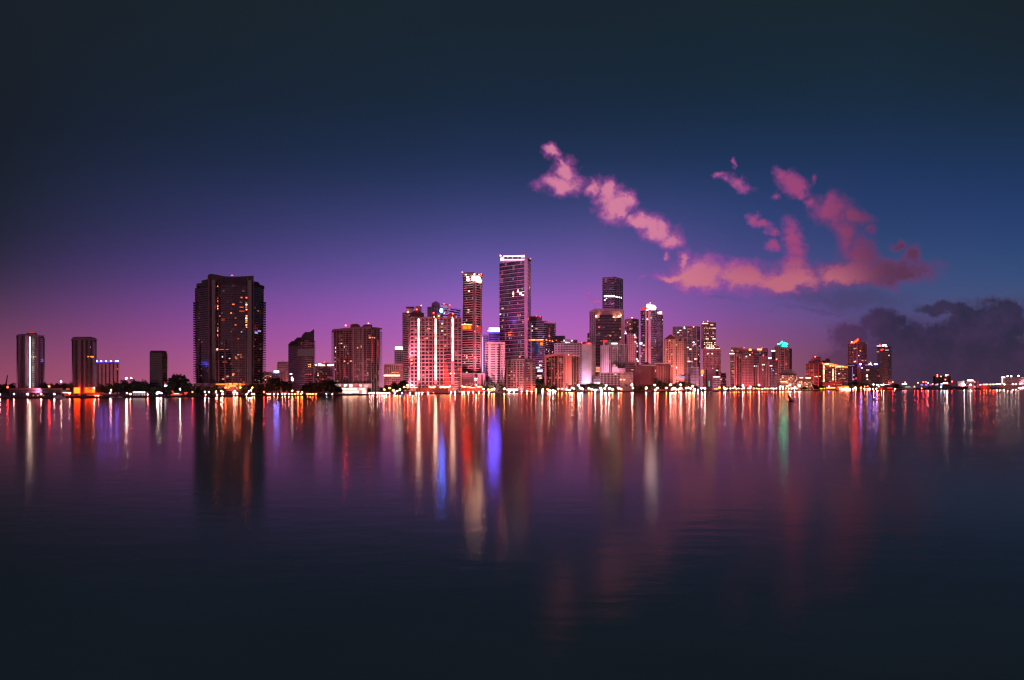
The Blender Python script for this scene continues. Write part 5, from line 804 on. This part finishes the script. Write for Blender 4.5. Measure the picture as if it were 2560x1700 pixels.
for x in (2519, 2528, 2546, 2570): pbox('lamp_mast', b.root, x-.3, x+.3, 940, 945, b.Y+3, .5, wall((.3,.25,.25)))
beacon(b, [(2519,940.5),(2528,940.5),(2546,939.8),(2570,940)], (1,.9,.88), 30, 1.6, 2.4, 'mast_lamp')
for d_ in (-35, 5, 45): facade_fill(b, (1,.62,.5), 3.4, 14, aim=.5, dxp=d_)
for q in ((2494,2526,962.5,968.5),(2529,2548,964,969)): pbox('quay_wall', b.root, *q, b.Y-30, 4, wall((.55,.25,.13)))
pbox('white_awning', b.root, 2539, 2600, 961, 967, b.Y-24, 4, wall((.75,.7,.78)))
b = low('freight_shed', 'low red lit freight shed on the quay right of the red chimney', 40, 2452, 2474, 966, None, (.65,.07,.04), 5, short='the red lit freight shed'); pbox('door_gap', b.root, 2459, 2459.5, 966, 970, b.Y-.2, .3, wall((.2,.03,.02))); pbox('door_gap', b.root, 2467, 2467.5, 966, 970, b.Y-.2, .3, wall((.2,.03,.02))); facade_fill(b, (1,.18,.08), 3, 8)
# ------------------------------------------------------------------ waterfront buildings
b = low('marina_shed', 'long low two-deck marina shed with a pink lit roof edge', 22, 23, 156, 974.5, 982, (.07,.05,.055), 10, short='the marina shed')
pbox('roof_edge', b.root, 22, 156, 970.5, 974, b.Y-1.5, 12, wall((.22,.1,.1))); pbox('deck_rail', b.root, 56, 121, 979.6, 980.3, b.Y-1.2, .2, wall((.6,.4,.4))); facade_fill(b, (1,.3,.28), .3, 10, aim=.9)
for k in range(9): pbox('post', b.root, 26+k*16, 26.5+k*16, 974, 992, b.Y-1.3, .3, wall((.4,.2,.2)))
for x, c in ((83,(1,.2,.12)),(95,(1,.3,.18)),(70,(1,.5,.4)),(108,(1,.24,.1))): pbox('lit_window', b.root, x-2, x+2, 987, 991, b.Y-.4, .3, glow(c, .8))
b = low('kiosk', 'small orange lit kiosk with a white fascia beside the marina shed', 16, 160, 176, 981, None, (.5,.14,.08), 5); pbox('fascia', b.root, 155, 178, 980.5, 982.4, b.Y-1, 6, glow((1,.7,.6), 2.4)); pbox('window', b.root, 164, 173, 985, 991, b.Y-.3, .3, glow((.8,.06,.02), .6, False)); pbox('lit_sign', b.root, 165, 174, 971, 976, b.Y+8, .4, glow((1,.16,.08), 1.2)); facade_fill(b, (1,.3,.12), 2.4, 8)
b = low('terrace_wall', 'orange lit terrace wall in front of the tower with the orange lobby', 24, 205, 252, 982, None, (.6,.16,.06), 3, 'wall'); pbox('coping', b.root, 204, 253, 981.4, 982.2, b.Y-.3, 3.6, wall((.5,.2,.12))); facade_fill(b, (1,.24,.06), 2.6, 8)
b = low('boathouse', 'white lit boathouse with open dark bays and small masts behind', 14, 333, 362, 979.5, None, (.12,.1,.12), 6, short='the white lit boathouse'); pbox('roof_edge', b.root, 332, 363, 979, 981.6, b.Y-1.2, 8, glow((.95,.9,1), 2.4))
for x in (333, 338, 347, 356, 361): pbox('post', b.root, x, x+1, 981, 989, b.Y-1, .4, wall((.8,.75,.8)))
pbox('hedge_box', b.root, 344, 358, 988, 990.5, b.Y-2, 1, wall((.2,.22,.06))); facade_fill(b, (1,.95,1), 3, 8)
b = low('clubhouse', 'small red roofed clubhouse with white sails of light beside the dark slab tower', 20, 427, 455, 985, None, (.1,.08,.08), 6); prism('red_awning', b.root, [(425,989),(432,983),(428,976),(434,978),(436,987),(446,987),(455,983),(454,988),(440,990)], b.Y-2, 4, glow((1,.07,.03), 1.0, False)); pbox('lit_window', b.root, 434, 448, 983, 985.5, b.Y-.4, .3, glow((1,.85,.75), 2)); prism('red_sail', b.root, [(459,981),(470,980),(466,986),(462,986)], b.Y-1, 2, glow((1,.08,.03), 1.1, False))
b = low('podium', 'long promenade podium topped by a line of warm lamps below the pale gridded slab', 34, 1008, 1120, 969.5, None, (.5,.2,.16), 10, short='the lamp-lined podium')
for q in ((1008,1044,968,970),(1076,1087,967.5,969.6),(1100,1124,965.6,968.6)): pbox('light_strip', b.root, *q, b.Y-.8, .6, glow((1,.62,.34), 4.4))
for k in range(16): pbox('post', b.root, 1011+k*7, 1011.6+k*7, 970, 980, b.Y-.5, .3, wall((.5,.25,.2)))
for x in (1013,1019,1025,1031,1037): pbox('lit_window', b.root, x-2, x+2, 971.5, 977, b.Y-.4, .3, glow((1,.45,.36), .8))
facade_fill(b, (1,.3,.16), 2.2, 12)
b = low('podium', 'promenade podium with warm lamps below the twisting tower', 34, 1150, 1206, 967.5, None, (.45,.16,.12), 8, short='the twisting-tower podium')
for q in ((1153,1176,966.6,968),(1192,1206,966.6,968)): pbox('light_strip', b.root, *q, b.Y-.8, .6, glow((1,.5,.22), 4.4))
facade_fill(b, (1,.24,.12), 2.2, 12)
b = low('shop_pavilion', 'white lit glass pavilion at the foot of the mid-rise with orange pier', 26, 1266, 1296, 971.5, None, (.2,.16,.16), 6, short='the white lit pavilion')
for k in range(7): pbox('lit_window', b.root, 1267+k*4.1, 1270.4+k*4.1, 972.3, 976, b.Y-.4, .3, glow((1,.88,.82), 4.4))
b = low('restaurant', 'orange glowing waterfront restaurant below the sloping orange-roofed hotel', 26, 2049, 2090, 967, None, (.5,.14,.04), 6, short='the orange waterfront restaurant'); pbox('light_strip', b.root, 2050, 2062, 969.5, 972.5, b.Y-.6, .5, glow((1,.4,.04), 3)); pbox('light_strip', b.root, 2066, 2088, 968.4, 971, b.Y-.6, .5, glow((1,.34,.06), 3)); facade_fill(b, (1,.28,.04), 2.2, 10)
b = low('restaurant', 'fiery orange garden restaurant between the orange one and the dark trees', 40, 2094, 2122, 964.5, None, (.5,.14,.04), 6)
for k in range(8): pbox('lantern', b.root, 2096+k*3.3, 2098+k*3.3, 965.5+R.random()*2, 968.5+R.random()*2, b.Y-1, .6, glow((1,.36,.05), 4))
b = low('quay_building', 'low red lit boat shed at the end of the dark trees', 30, 2195, 2232, 968, None, (.5,.04,.03), 5); pbox('light_strip', b.root, 2197, 2210, 969, 971.4, b.Y-.5, .4, glow((1,.03,.03), 1.4, False)); pbox('light_strip', b.root, 2218, 2231, 968.6, 971.4, b.Y-.5, .4, glow((1,.03,.03), 1.4, False))
Yc = shore(18)+300; t = empty('crane', (X(14,Yc), Yc, ZG), 'dark leaning crane jib rising behind the trees', 'crane'); prism('jib', t, [(12.6,962),(17.6,938),(20,938),(16.6,962)], Yc, 1.5, wall((.06,.045,.05))); pbox('cab', t, 11, 18, 960, 968, Yc, 4, wall((.06,.045,.05)))
# ------------------------------------------------------------------ naming repeats: by the building they stand in front of
ORD = 'first second third fourth fifth sixth seventh eighth ninth tenth eleventh twelfth thirteenth fourteenth fifteenth sixteenth seventeenth eighteenth nineteenth twentieth'.split()
NUM = 'one two three four five six seven eight nine ten eleven twelve thirteen fourteen fifteen sixteen seventeen eighteen nineteen twenty'.split()
def pxr(b):
    q = [p[0]/p[1]*F+CX for p in b.P]; return min(q), max(q)
RANGES = [(pxr(b), b.Y, b.short) for b in BL if b.short]
def refof(px):
    c = [(Y, s) for (a, z), Y, s in RANGES if a-1 <= px <= z+1]
    if c: return min(c)[1]
    return min((min(abs(px-a), abs(px-z)), s) for (a, z), Y, s in RANGES)[1]
def label_all(items):      # items: (object, px, singular, plural)
    gr = {}
    for o, px, sg, pl in items: gr.setdefault((refof(px), sg, pl), []).append((px, o))
    for (ref, sg, pl), l in gr.items():
        l.sort(key=lambda t: t[0]); n = len(l)
        for k, (px, o) in enumerate(l):
            if n == 1: t = f'{sg} before {ref}'
            elif n == 2: t = f'{("left one", "right one")[k]} of two {pl} before {ref}'
            else: t = f'{ORD[k]} from left of {NUM[n-1] if n <= 20 else n} {pl} before {ref}'
            o['label'] = t
# ------------------------------------------------------------------ trees
leafm = wall((.045,.06,.03), .8, .5, .4); palmm = wall((.06,.07,.03), .7, .4, .4); barkm = wall((.09,.065,.05), .9, .4, .8)
def crown_mesh(seed, n=1900):
    r = random.Random(seed); V, Fc = [], []
    cl = []
    for k in range(34):
        a, e, q = r.uniform(0, 6.283), r.uniform(-.2, 1.5), r.uniform(.45, 1)
        cl.append((.40*q*math.cos(a)*math.cos(e*.9), .40*q*math.sin(a)*math.cos(e*.9), .30+.55*q*math.sin(max(e, 0)*.95)*r.uniform(.75, 1.1), r.uniform(.09, .17)))
    for k in range(n):
        c = cl[k % len(cl)]; d = Vector((r.gauss(0,1), r.gauss(0,1), r.gauss(0,.75))); d = d.normalized()*c[3]*r.random()**.4
        p = Vector(c[:3])+d; u = Vector((r.gauss(0,1), r.gauss(0,1), r.gauss(0,1))).normalized(); v = u.cross(Vector((r.gauss(0,1), r.gauss(0,1), r.gauss(0,1)))).normalized(); s = r.uniform(.028, .055)
        b0 = len(V); V += [tuple(p+u*s), tuple(p+v*s*.7), tuple(p-u*s), tuple(p-v*s*.7)]; Fc.append((b0, b0+1, b0+2, b0+3))
    me = bpy.data.meshes.new('crown'); me.from_pydata(V, [], Fc); me.materials.append(leafm); return me
def tube(V, Fc, pts, rad, k=6):
    b0 = len(V)
    for p, r_ in zip(pts, rad):
        for i in range(k): a = i*6.2832/k; V.append((p[0]+r_*math.cos(a), p[1]+r_*math.sin(a), p[2]))
    for j in range(len(pts)-1):
        for i in range(k): Fc.append((b0+j*k+i, b0+j*k+(i+1)%k, b0+(j+1)*k+(i+1)%k, b0+(j+1)*k+i))
def trunk_mesh(seed):
    r = random.Random(seed); V, Fc = [], []
    tube(V, Fc, [(0,0,-.02), (.01,0,.15), (0,.01,.4), (.01,0,.62)], [.035,.026,.02,.01])
    for k in range(5):
        a = k*1.257+r.random(); x, y = math.cos(a), math.sin(a); z = .16+.04*k
        tube(V, Fc, [(0,0,z), (.12*x,.12*y,z+.12), (.26*x,.26*y,z+.26)], [.016,.012,.005], 5)
    me = bpy.data.meshes.new('trunk'); me.from_pydata(V, [], Fc); me.materials.append(barkm); return me
def palm_meshes(seed):
    r = random.Random(seed); V, Fc = [], []; lx = r.uniform(-.06,.06)
    tube(V, Fc, [(0,0,-.02), (lx*.3,0,.3), (lx,0,.84)], [.03,.022,.018], 7)
    tr = bpy.data.meshes.new('trunk'); tr.from_pydata(V, [], Fc); tr.materials.append(barkm)
    V, Fc = [], []
    for k in range(16):
        a = k*.3927*1.0+r.uniform(-.2,.2)+ (k//8)*.2; up = .16 if k < 8 else .02; L_ = r.uniform(.26,.36)
        c, s_ = math.cos(a), math.sin(a); prev = None
        for j in range(6):
            t = j/5; rr = L_*t; z = .84+up*math.sin(t*2.4)-(.0 if k < 8 else .16)*t*t-.1*t*t; w = .05*(1-t*.8)*(.4+min(1, t*3)*.6)
            pt = [(lx+rr*c-w*s_, rr*s_+w*c, z-w*.5), (lx+rr*c, rr*s_, z), (lx+rr*c+w*s_, rr*s_-w*c, z-w*.5)]
            b0 = len(V); V += pt
            if prev is not None: Fc += [(prev, prev+1, b0+1, b0), (prev+1, prev+2, b0+2, b0+1)]
            prev = b0
    cr = bpy.data.meshes.new('crown'); cr.from_pydata(V, [], Fc); cr.materials.append(palmm)
    return tr, cr
CR = [crown_mesh(k) for k in range(6)]; TR = [trunk_mesh(k) for k in range(4)]; PM = [palm_meshes(k) for k in range(4)]
TREES = []
def tree(px, w, top, off=30, kind='tree'):
    Y = shore(px)+off; x = X(px, Y); h = max(3, Z(top, Y)-ZG); wd = w*Y/F
    o = bpy.data.objects.new('tree' if kind == 'tree' else 'palm_tree', None); C.objects.link(o); o.location = (x, Y, ZG)
    o['category'] = 'tree' if kind == 'tree' else 'palm tree'; o['group'] = 'broad trees along the shore' if kind == 'tree' else 'palms along the promenade'
    tm, cm = (R.choice(TR), R.choice(CR)) if kind == 'tree' else R.choice(PM)
    sc = (wd, wd, h*1.05) if kind == 'tree' else (h*.95, h*.95, h)
    for nm, me in (('trunk', tm), ('crown', cm)):
        c = bpy.data.objects.new(nm, me); C.objects.link(c); c.parent = o; c.scale = sc; c.rotation_euler = (0, 0, R.uniform(0, 6.28) if kind == 'tree' else R.uniform(-.5, .5))
    size = 'big dark' if w > 44 and kind == 'tree' else 'small dark' if kind == 'tree' else ''
    TREES.append((o, px, f'{size} tree'.strip() if kind == 'tree' else 'palm', f'{size} trees' if kind == 'tree' else 'palms'))
for a in [(8,34,957,60),(30,30,956,70),(104,22,955,60),(115,24,953,70),(132,26,956,60),(146,24,957,60),(160,28,956,64),(174,28,953,60),(252,30,956,60),(272,28,958,56),(292,30,952,60),(312,38,948,62),(338,46,944.5,60),(362,36,946,58),
 (385,24,965,40),(446,70,933,70),(425,34,950,50),(472,30,956,40),(497,20,963,40),(515,26,964,34),(535,34,962,30),(556,24,966,26),(612,26,962,32),(632,36,956,40),(652,34,957,40),(698,82,943,46),(676,44,950,40),(722,34,956,40),(742,26,972,26),(760,24,962,50),(776,36,953,60),
 (812,92,949,30),(790,50,962,26),(836,40,960,28),(850,18,968,24),(918,26,967,40),(935,30,966,40),(952,28,967,44),(970,32,961,60),(990,36,955,70),(1008,36,949,76),(1000,28,969,40),(1205,26,962,40),(1222,34,955.5,44),(1240,38,956.5,40),(1256,26,960,36),
 (1350,28,955,44),(1366,30,962,40),(1384,28,963,40),(1440,36,964,40),(1462,46,957,50),(1486,50,956,50),(1508,44,959,44),(1528,36,963,36),(1548,30,967,36),(1592,30,966,40),(1606,34,963,40),(1624,34,960,44),(1645,34,947,60),(1660,40,955,56),(1676,30,960,44),(1690,36,954,60),(1712,44,953,60),(1728,36,957,50),(1742,26,963,46),
 (1806,24,963,46),(1818,20,965,46),(1846,28,962,60),(1862,24,966,60),(1888,28,963,60),(1906,24,967,50),(1936,26,966,50),(1962,24,966,50),(2010,24,966,50),(2038,24,961,60),(2054,22,964,60),(2072,22,967,40),(2128,26,956,70),(2140,30,954,76),(2156,30,956,70),(2172,28,958,70),(2186,26,963,60),(2204,24,964,60),(2222,26,962,56),(2238,28,957.5,60)]: tree(*a)
for px, top, off in [(58,960,50),(66,964,50),(170,968,30),(224,966,40),(488,958,40),(503,960,40),(528,950,46),(592,962,26),(604,964,26),(700,972,20),(728,970,24),(868,963,20),(898,965,30),(940,958,50),(964,962,40),(1048,957,36),(1062,960,40),(1077,956,36),(1091,960,30),(1106,952,40),(1144,964,30),(1168,960,40),(1180,957,40),(1195,958,40),(1212,952,40),(1232,958,34),(1262,962,30),
 (1344,948,60),(1358,958,40),(1372,958,36),(1392,954,40),(1417,957,40),(1436,962,30),(1474,965,26),(1506,962,26),(1566,960,36),(1580,962,40),(1616,964,30),(1641,943,70),(1655,953,50),(1698,950,66),(1722,954,50),(1796,966,40),(1834,962,40),(1876,964,44),(1924,965,44),(1982,964,40),(2032,960,50),(2064,962,40),(2110,958,60)]: tree(px, 10, top, off, 'palm')
label_all(TREES)
# ------------------------------------------------------------------ lamps along the shore
LAMPS = []; polem = wall((.05,.045,.045), .6); LM = {}
def lampmesh(k, c, s):
    if k not in LM:
        V, Fc = ico(1); me = bpy.data.meshes.new('globe'); me.from_pydata(V, [], Fc); me.materials.append(glow(c, s*1.3, False)); LM[k] = me
    return LM[k]
V, Fc = [], []; tube(V, Fc, [(0,0,0), (0,0,.1), (0,0,.1), (0,0,1)], [2.0,2.0,1,.7], 6); POLE = bpy.data.meshes.new('pole'); POLE.from_pydata(V, [], Fc); POLE.materials.append(polem)
KIND = {'w': ('white', (1,.66,.58), 100), 'W': ('bright white', (1,.9,.92), 125), 'p': ('pale warm', (1,.25,.17), 140), 'o': ('orange', (1,.11,.022), 130), 'r': ('red', (1,.02,.008), 120), 'c': ('cyan', (.25,.8,1), 90), 'y': ('yellow', (1,.36,.1), 85), 'b': ('blue', (.1,.12,1), 110)}
def lamp(px, py, k, r=1.7, off=4, s=1):
    if px < 700 or px > 2220: r *= .85
    Y = shore(px)+off; z = max(ZG+.5, Z(py, Y)); word, c, st = KIND[k]
    o = bpy.data.objects.new('street_lamp', None); C.objects.link(o); o.location = (X(px, Y), Y, ZG); o['category'] = 'street lamp'; o['group'] = 'lamps along the waterfront'
    p = bpy.data.objects.new('pole', POLE); C.objects.link(p); p.parent = o; p.scale = (.12, .12, max(.2, z-ZG))
    g = bpy.data.objects.new('globe', lampmesh(k, c, st)); C.objects.link(g); g.parent = o; g.location = (0, 0, z-ZG); rr = .75*r*Y/F; g.scale = (rr, rr, rr)
    LAMPS.append((o, px, f'{word} waterfront lamp', f'{word} waterfront lamps'))
for a in [(0,986,'w',1.8),(35,985,'w',1.8),(69,985,'w',2),(103,985,'w',1.9),(136,985,'w',1.8),(174,984,'w',1.7),(19,968,'r',2.4,40),(123,966,'r',3,40),(153,954,'w',1.7,90),(235,970,'w',1.7,26),(239,989,'p',1.2),(246,989,'p',1.2),(316,946,'W',2.9,80),(328,945,'p',1.9,80),(278,975,'p',1.8,20),(275,983,'w',1.5),(316.5,983,'p',1.7),(326,985,'p',2),(369,986,'p',1.7),(396,981,'W',2.6,8),(392,983.5,'W',2),(403,983,'W',2,8),(450,973,'W',2.6,16),(481,980,'r',2,14),
 (514,987,'p',1.5),(543,987,'p',1.7),(556,986,'w',1.6),(553,977,'w',1.7,16),(557,979,'p',1.6,14),(588,979,'w',2,16),(584,981,'p',1.8,14),(592,982,'p',1.6,14),(564,969,'o',2.2,26),(601,969,'o',2.2,26),(631,969,'o',1.9,26),(584,986,'p',1.6),(593,986,'p',1.6),(616,986,'p',1.6),(630,985,'p',1.6),(622,978,'w',1.5,14),(628,976,'w',1.7,14),(636,985,'p',1.4),(660,980,'r',2,14),(512,979,'w',1.4,14),(522,980,'w',1.2,14),(540,980,'p',1.6,14)]: lamp(*a)
for x in (669,675,685,694,706,713,722): lamp(x, 985, 'p', 1.3)
for x in (730,738,744,752,769,776,782,790): lamp(x, 985.5, 'o', 1.5)
for a in [(731,977,'o',2,16),(745,980,'o',2.6,12),(755,981,'o',2.4,12),(816,986.5,'c',.8),(831,986,'w',.8)]: lamp(*a)
for x in (924,929,934,944,949,955,960,966,973): lamp(x, 983, 'w', 1.5)
for a in [(961,974,'o',1.8,26),(974,970,'o',2,30),(984,976,'o',2.2,20),(993,977,'y',2,20),(1000,974,'y',2,24),(1019,963,'p',1.9,50),(1031,963,'p',1.9,50),(987,983,'w',1.7),(1005,983,'b',1.4),(1025,983,'w',1.6),(1040,983,'w',1.9),(1047,983,'w',1.7),(1055,983,'p',1.8),(1070,983,'p',1.8),(1084,983,'p',1.8),(1099,983,'p',1.8),(1113,982,'p',1.8),(1127,981.7,'p',1.8),(1138,981.5,'W',2),(1156,981.5,'p',2),(1160,981.5,'p',1.8),(1171,981.5,'p',2.2),(1183,981.5,'p',2.2),(1197,981.5,'p',2),(1210,981.4,'o',2),(1222,981.2,'p',2)]: lamp(*a)
for x, y in ((1011,968),(1019,968),(1035,968),(1074,967),(1086,967),(1102,968.5),(1112,968.5),(1125,966),(1154,965),(1161,967)): lamp(x, y, 'o', 1.9, 32)
for a in [(1196,967,'o',2.2,34),(1190,962,'p',1.9,40),(1209,972,'w',2,20),(1235,972.5,'y',3,20),(1229,974,'y',2,20),(1261,971.5,'y',2.4,20),(1221,974,'o',2,20),(1273,979.6,'w',1.4),(1285,979.6,'w',1.4),(1304,979.3,'p',1.7),(1317,979.3,'p',1.7),(1329,979.2,'p',1.5),(1340,979,'p',1.6),(1318,977,'o',1.8,14),(1340,974,'o',2,20),
 (1357,973,'o',2.2,20),(1369,973.5,'o',2,20),(1374,976,'W',2.6,8),(1382,976.5,'w',2.2,8),(1356,977.5,'w',2,6),(1388,978.2,'w',1.8,6),(1396,972,'y',1.4,24),(1405,972,'y',1.4,24),(1416,974,'y',1.8,16),(1424,975,'w',2,14),(1430,970,'w',2.4,12),(1434.5,971.5,'o',2.1,12),(1446,963,'w',2.2,20),(1451,970,'W',2.4,12),(1456,972,'p',2.2,12),(1472,971,'o',2.4,12),(1479,973,'p',2,12),(1488,975,'W',3,8),(1502,971,'w',2.5,12),(1504.5,976,'W',2.3,8),(1512,971,'p',2.3,12),(1515,963,'w',2.7,20),(1523,970.6,'W',2.8,12),(1531,973.5,'y',2.5,12),(1546.5,970.5,'p',2.5,12),(1553,972.5,'o',2.2,12),
 (1580,962,'w',2.5,20),(1583,970.5,'p',1.6,12),(1615.5,970,'p',2.6,12),(1637,962.5,'w',2.4,20),(1644,970,'p',2.6,12),(1638.5,974.5,'p',1.8,8),(1666,970,'o',2.4,12),(1676,962,'w',2.5,20),(1684.5,970,'p',2.5,12),(1680,973.5,'p',1.9,10),(1689,972.5,'w',2.4,10),(1697.5,973.5,'p',1.8,8),(1702,962,'w',2.3,20),(1702.5,970,'p',2.6,12),(1716,970,'p',2.4,12),(1722.5,970,'w',2.5,12),(1726,971,'p',2.2,12),(1732,965.5,'o',3,20),(1735.5,974,'w',2.3,8),(1754,970.5,'W',2.3,14),(1762,970.5,'W',3,14),(1745,975,'w',1.8,8),
 (1799,969,'o',2,20),(1809.5,969,'y',1.6,20),(1813.5,972,'c',2.2,14),(1837,968,'o',2,24),(1857,964,'c',1.8,30),(1860,969,'o',1.6,24),(1876,967,'o',2.3,24),(1898,963,'w',1.9,30),(1974,963,'W',1.9,30),(1998.5,964,'W',2.3,26),(1987,968,'p',1.7,20),(1950,967,'y',1.6,24),(1957,967,'y',1.6,24),(1968,966,'o',1.8,24),
 (2104,972,'o',1.4),(2116,970,'y',1.7,16),(2122,972,'y',1.3),(2138.5,969,'w',1.9,20),(2153,969,'o',1.9,20),(2133,972.2,'p',1.3),(2140,972.2,'p',1.3),(2161,972,'p',1.4),(2169,972,'p',1.4),(2175,972,'p',1.4),(2183,972,'p',1.4),(2191,972,'p',1.4),(2197,966,'o',1.6,24),(2072,966.5,'b',1.6,24),(2184,961,'w',1.6,50),(2193,961.5,'w',1.6,50),(2204,962,'w',1.5,50),(2209,961.5,'w',1.6,50),(2162,966,'r',1.2,20),(2169,966,'r',1.2,20),
 (2232,955,'r',1.8,60),(2263,956,'r',1.9,40),(2280,963,'c',2.4,20),(2286,967,'r',1.7,12),(2295,957,'r',2.3,40),(2308,955,'r',1.7,50),(2315,955,'r',1.7,50),(2320.5,957,'p',1.4,50),(2332,960,'r',1.6,40),(2361,957,'w',1.8,50),(2368,957,'W',2.2,50),(2373.5,960,'r',1.7,40),(2380,954,'r',1.6,60),(2353,967.5,'c',1.6,14),(2304,971,'o',1.2),(2237,972,'p',1.2),(2411,962,'W',2.3,24),(2426.5,962,'w',2,24),(2451,961.5,'o',1.6,30),(2460,961.3,'o',1.7,30),(2466.5,961,'o',1.7,30),(2475.5,961,'o',1.5,30),(2483,961,'o',1.7,30),(2487,961,'r',1.6,30),(2492.5,960.5,'w',1.8,40),(2500,960.5,'w',1.9,40),(2511,961,'w',2,36),(2532,960.5,'w',1.8,36),(2539.5,960.5,'w',1.8,36),(2436.5,955,'r',1.4,50),(2437,967,'r',1.3,20)]: lamp(*a)
for k in range(25): lamp(1818+k*7.3+R.uniform(-1.5,1.5), 971.4+R.uniform(-.5,.5), R.choice('ppoo'), R.uniform(.8,1.3))
for k in range(8): lamp(2100+k*3.6, 972.4, 'p', 1.15)
label_all(LAMPS)
# ------------------------------------------------------------------ boats and the buoy
BOATS = []
hullm = wall((.6,.58,.62), .4, .1); darkh = wall((.05,.045,.055), .4); cabm = wall((.5,.48,.52), .4)
def boat(px, length, dy=-14, dark=False, mastpx=0, cabin=True):
    Y = shore(px)+dy; x = X(px, Y); w = length*Y/F; b = bpy.data.objects.new('boat', None); C.objects.link(b); b.location = (x, Y, 0); b['category'] = 'boat'; b['group'] = 'moored boats'
    hw, d, hgt = w/2, w*.13, w*.13; V = []
    for z, k in ((-.3,.86), (hgt,1)):
        V += [(-hw*k,-d*k,z), (hw*.55*k,-d*k,z), (hw*k*1.05,0,z+(.12*hgt if z > 0 else 0)), (hw*.55*k,d*k,z), (-hw*k,d*k,z)]
    Fc = [(4,3,2,1,0), (5,6,7,8,9)]+[(i, (i+1)%5, (i+1)%5+5, i+5) for i in range(5)]
    mesh('hull', V, Fc, darkh if dark else hullm, b)
    if cabin:
        V = [(-hw*.5,-d*.6,hgt), (hw*.3,-d*.6,hgt), (hw*.3,d*.6,hgt), (-hw*.5,d*.6,hgt), (-hw*.42,-d*.5,hgt*2.1), (hw*.08,-d*.5,hgt*2.1), (hw*.08,d*.5,hgt*2.1), (-hw*.42,d*.5,hgt*2.1)]
        mesh('cabin', V, BOXF, darkh if dark else cabm, b)
    if mastpx: V, Fc = [], []; m_ = mastpx*Y/F; tube(V, Fc, [(0,0,hgt), (0,0,m_)], [.12,.07], 5); mesh('mast', V, Fc, cabm, b)
    BOATS.append((b, px, 'dark boat' if dark else 'white boat', 'dark boats' if dark else 'white boats'))
for a in [(212,36,-8,True),(150,30,-6),(282,14,-6),(264,12,-6,True),(300,16,-6),(352,22,-8,True),(411,26,-6,True),(933,10,-20),(948,10,-20),(962,10,-20),(978,11,-20),(1016,16,-12),(1042,10,-12),(1248,16,-10,False,7),(1362,20,-8),(1378,16,-8),(1300,12,-8),(1624,10,-6),(1766,7,-6,False,9),(1778,8,-6),(1820,14,-8,True),(1828,8,-6),(2252,16,-12,True),(2318,6,-60),(2385,8,-10),(2290,10,-14,True)]: boat(*a)
label_all(BOATS)
Yb = F*H/(1003.5-Y0); u = Yb/F
bu = empty('buoy', (X(1977,Yb), Yb, 0), 'small red channel buoy leaning left on the open water', 'buoy')
def ring(c, r_, z, n=14, tx=0): return [(c+tx+r_*math.cos(k*6.2832/n), r_*math.sin(k*6.2832/n), z) for k in range(n)]
def lathe(name, prof, m, root, n=14):
    V, Fc = [], []
    for c, r_, z in prof: V += ring(c, r_, z, n)
    for j in range(len(prof)-1):
        for i in range(n): Fc.append((j*n+i, j*n+(i+1)%n, (j+1)*n+(i+1)%n, (j+1)*n+i))
    Fc += [tuple(range(n-1,-1,-1)), tuple(range((len(prof)-1)*n, len(prof)*n))]
    return mesh(name, V, Fc, m, root, smooth=False)
lathe('float', [(0,5.6*u,-.4), (0,6.4*u,.1), (0,6*u,2*u), (0,4*u,2.6*u)], wall((.03,.03,.035)), bu)
lathe('body', [(-.5*u,3.6*u,2.4*u), (-2*u,2.9*u,6*u), (-5.4*u,2.9*u,13*u), (-6.2*u,2.5*u,14.6*u)], wall((.42,.03,.05), .5), bu)
lathe('lamp_cap', [(-6.2*u,1.6*u,14.6*u), (-6.5*u,1.4*u,15.4*u)], wall((.2,.03,.04)), bu)
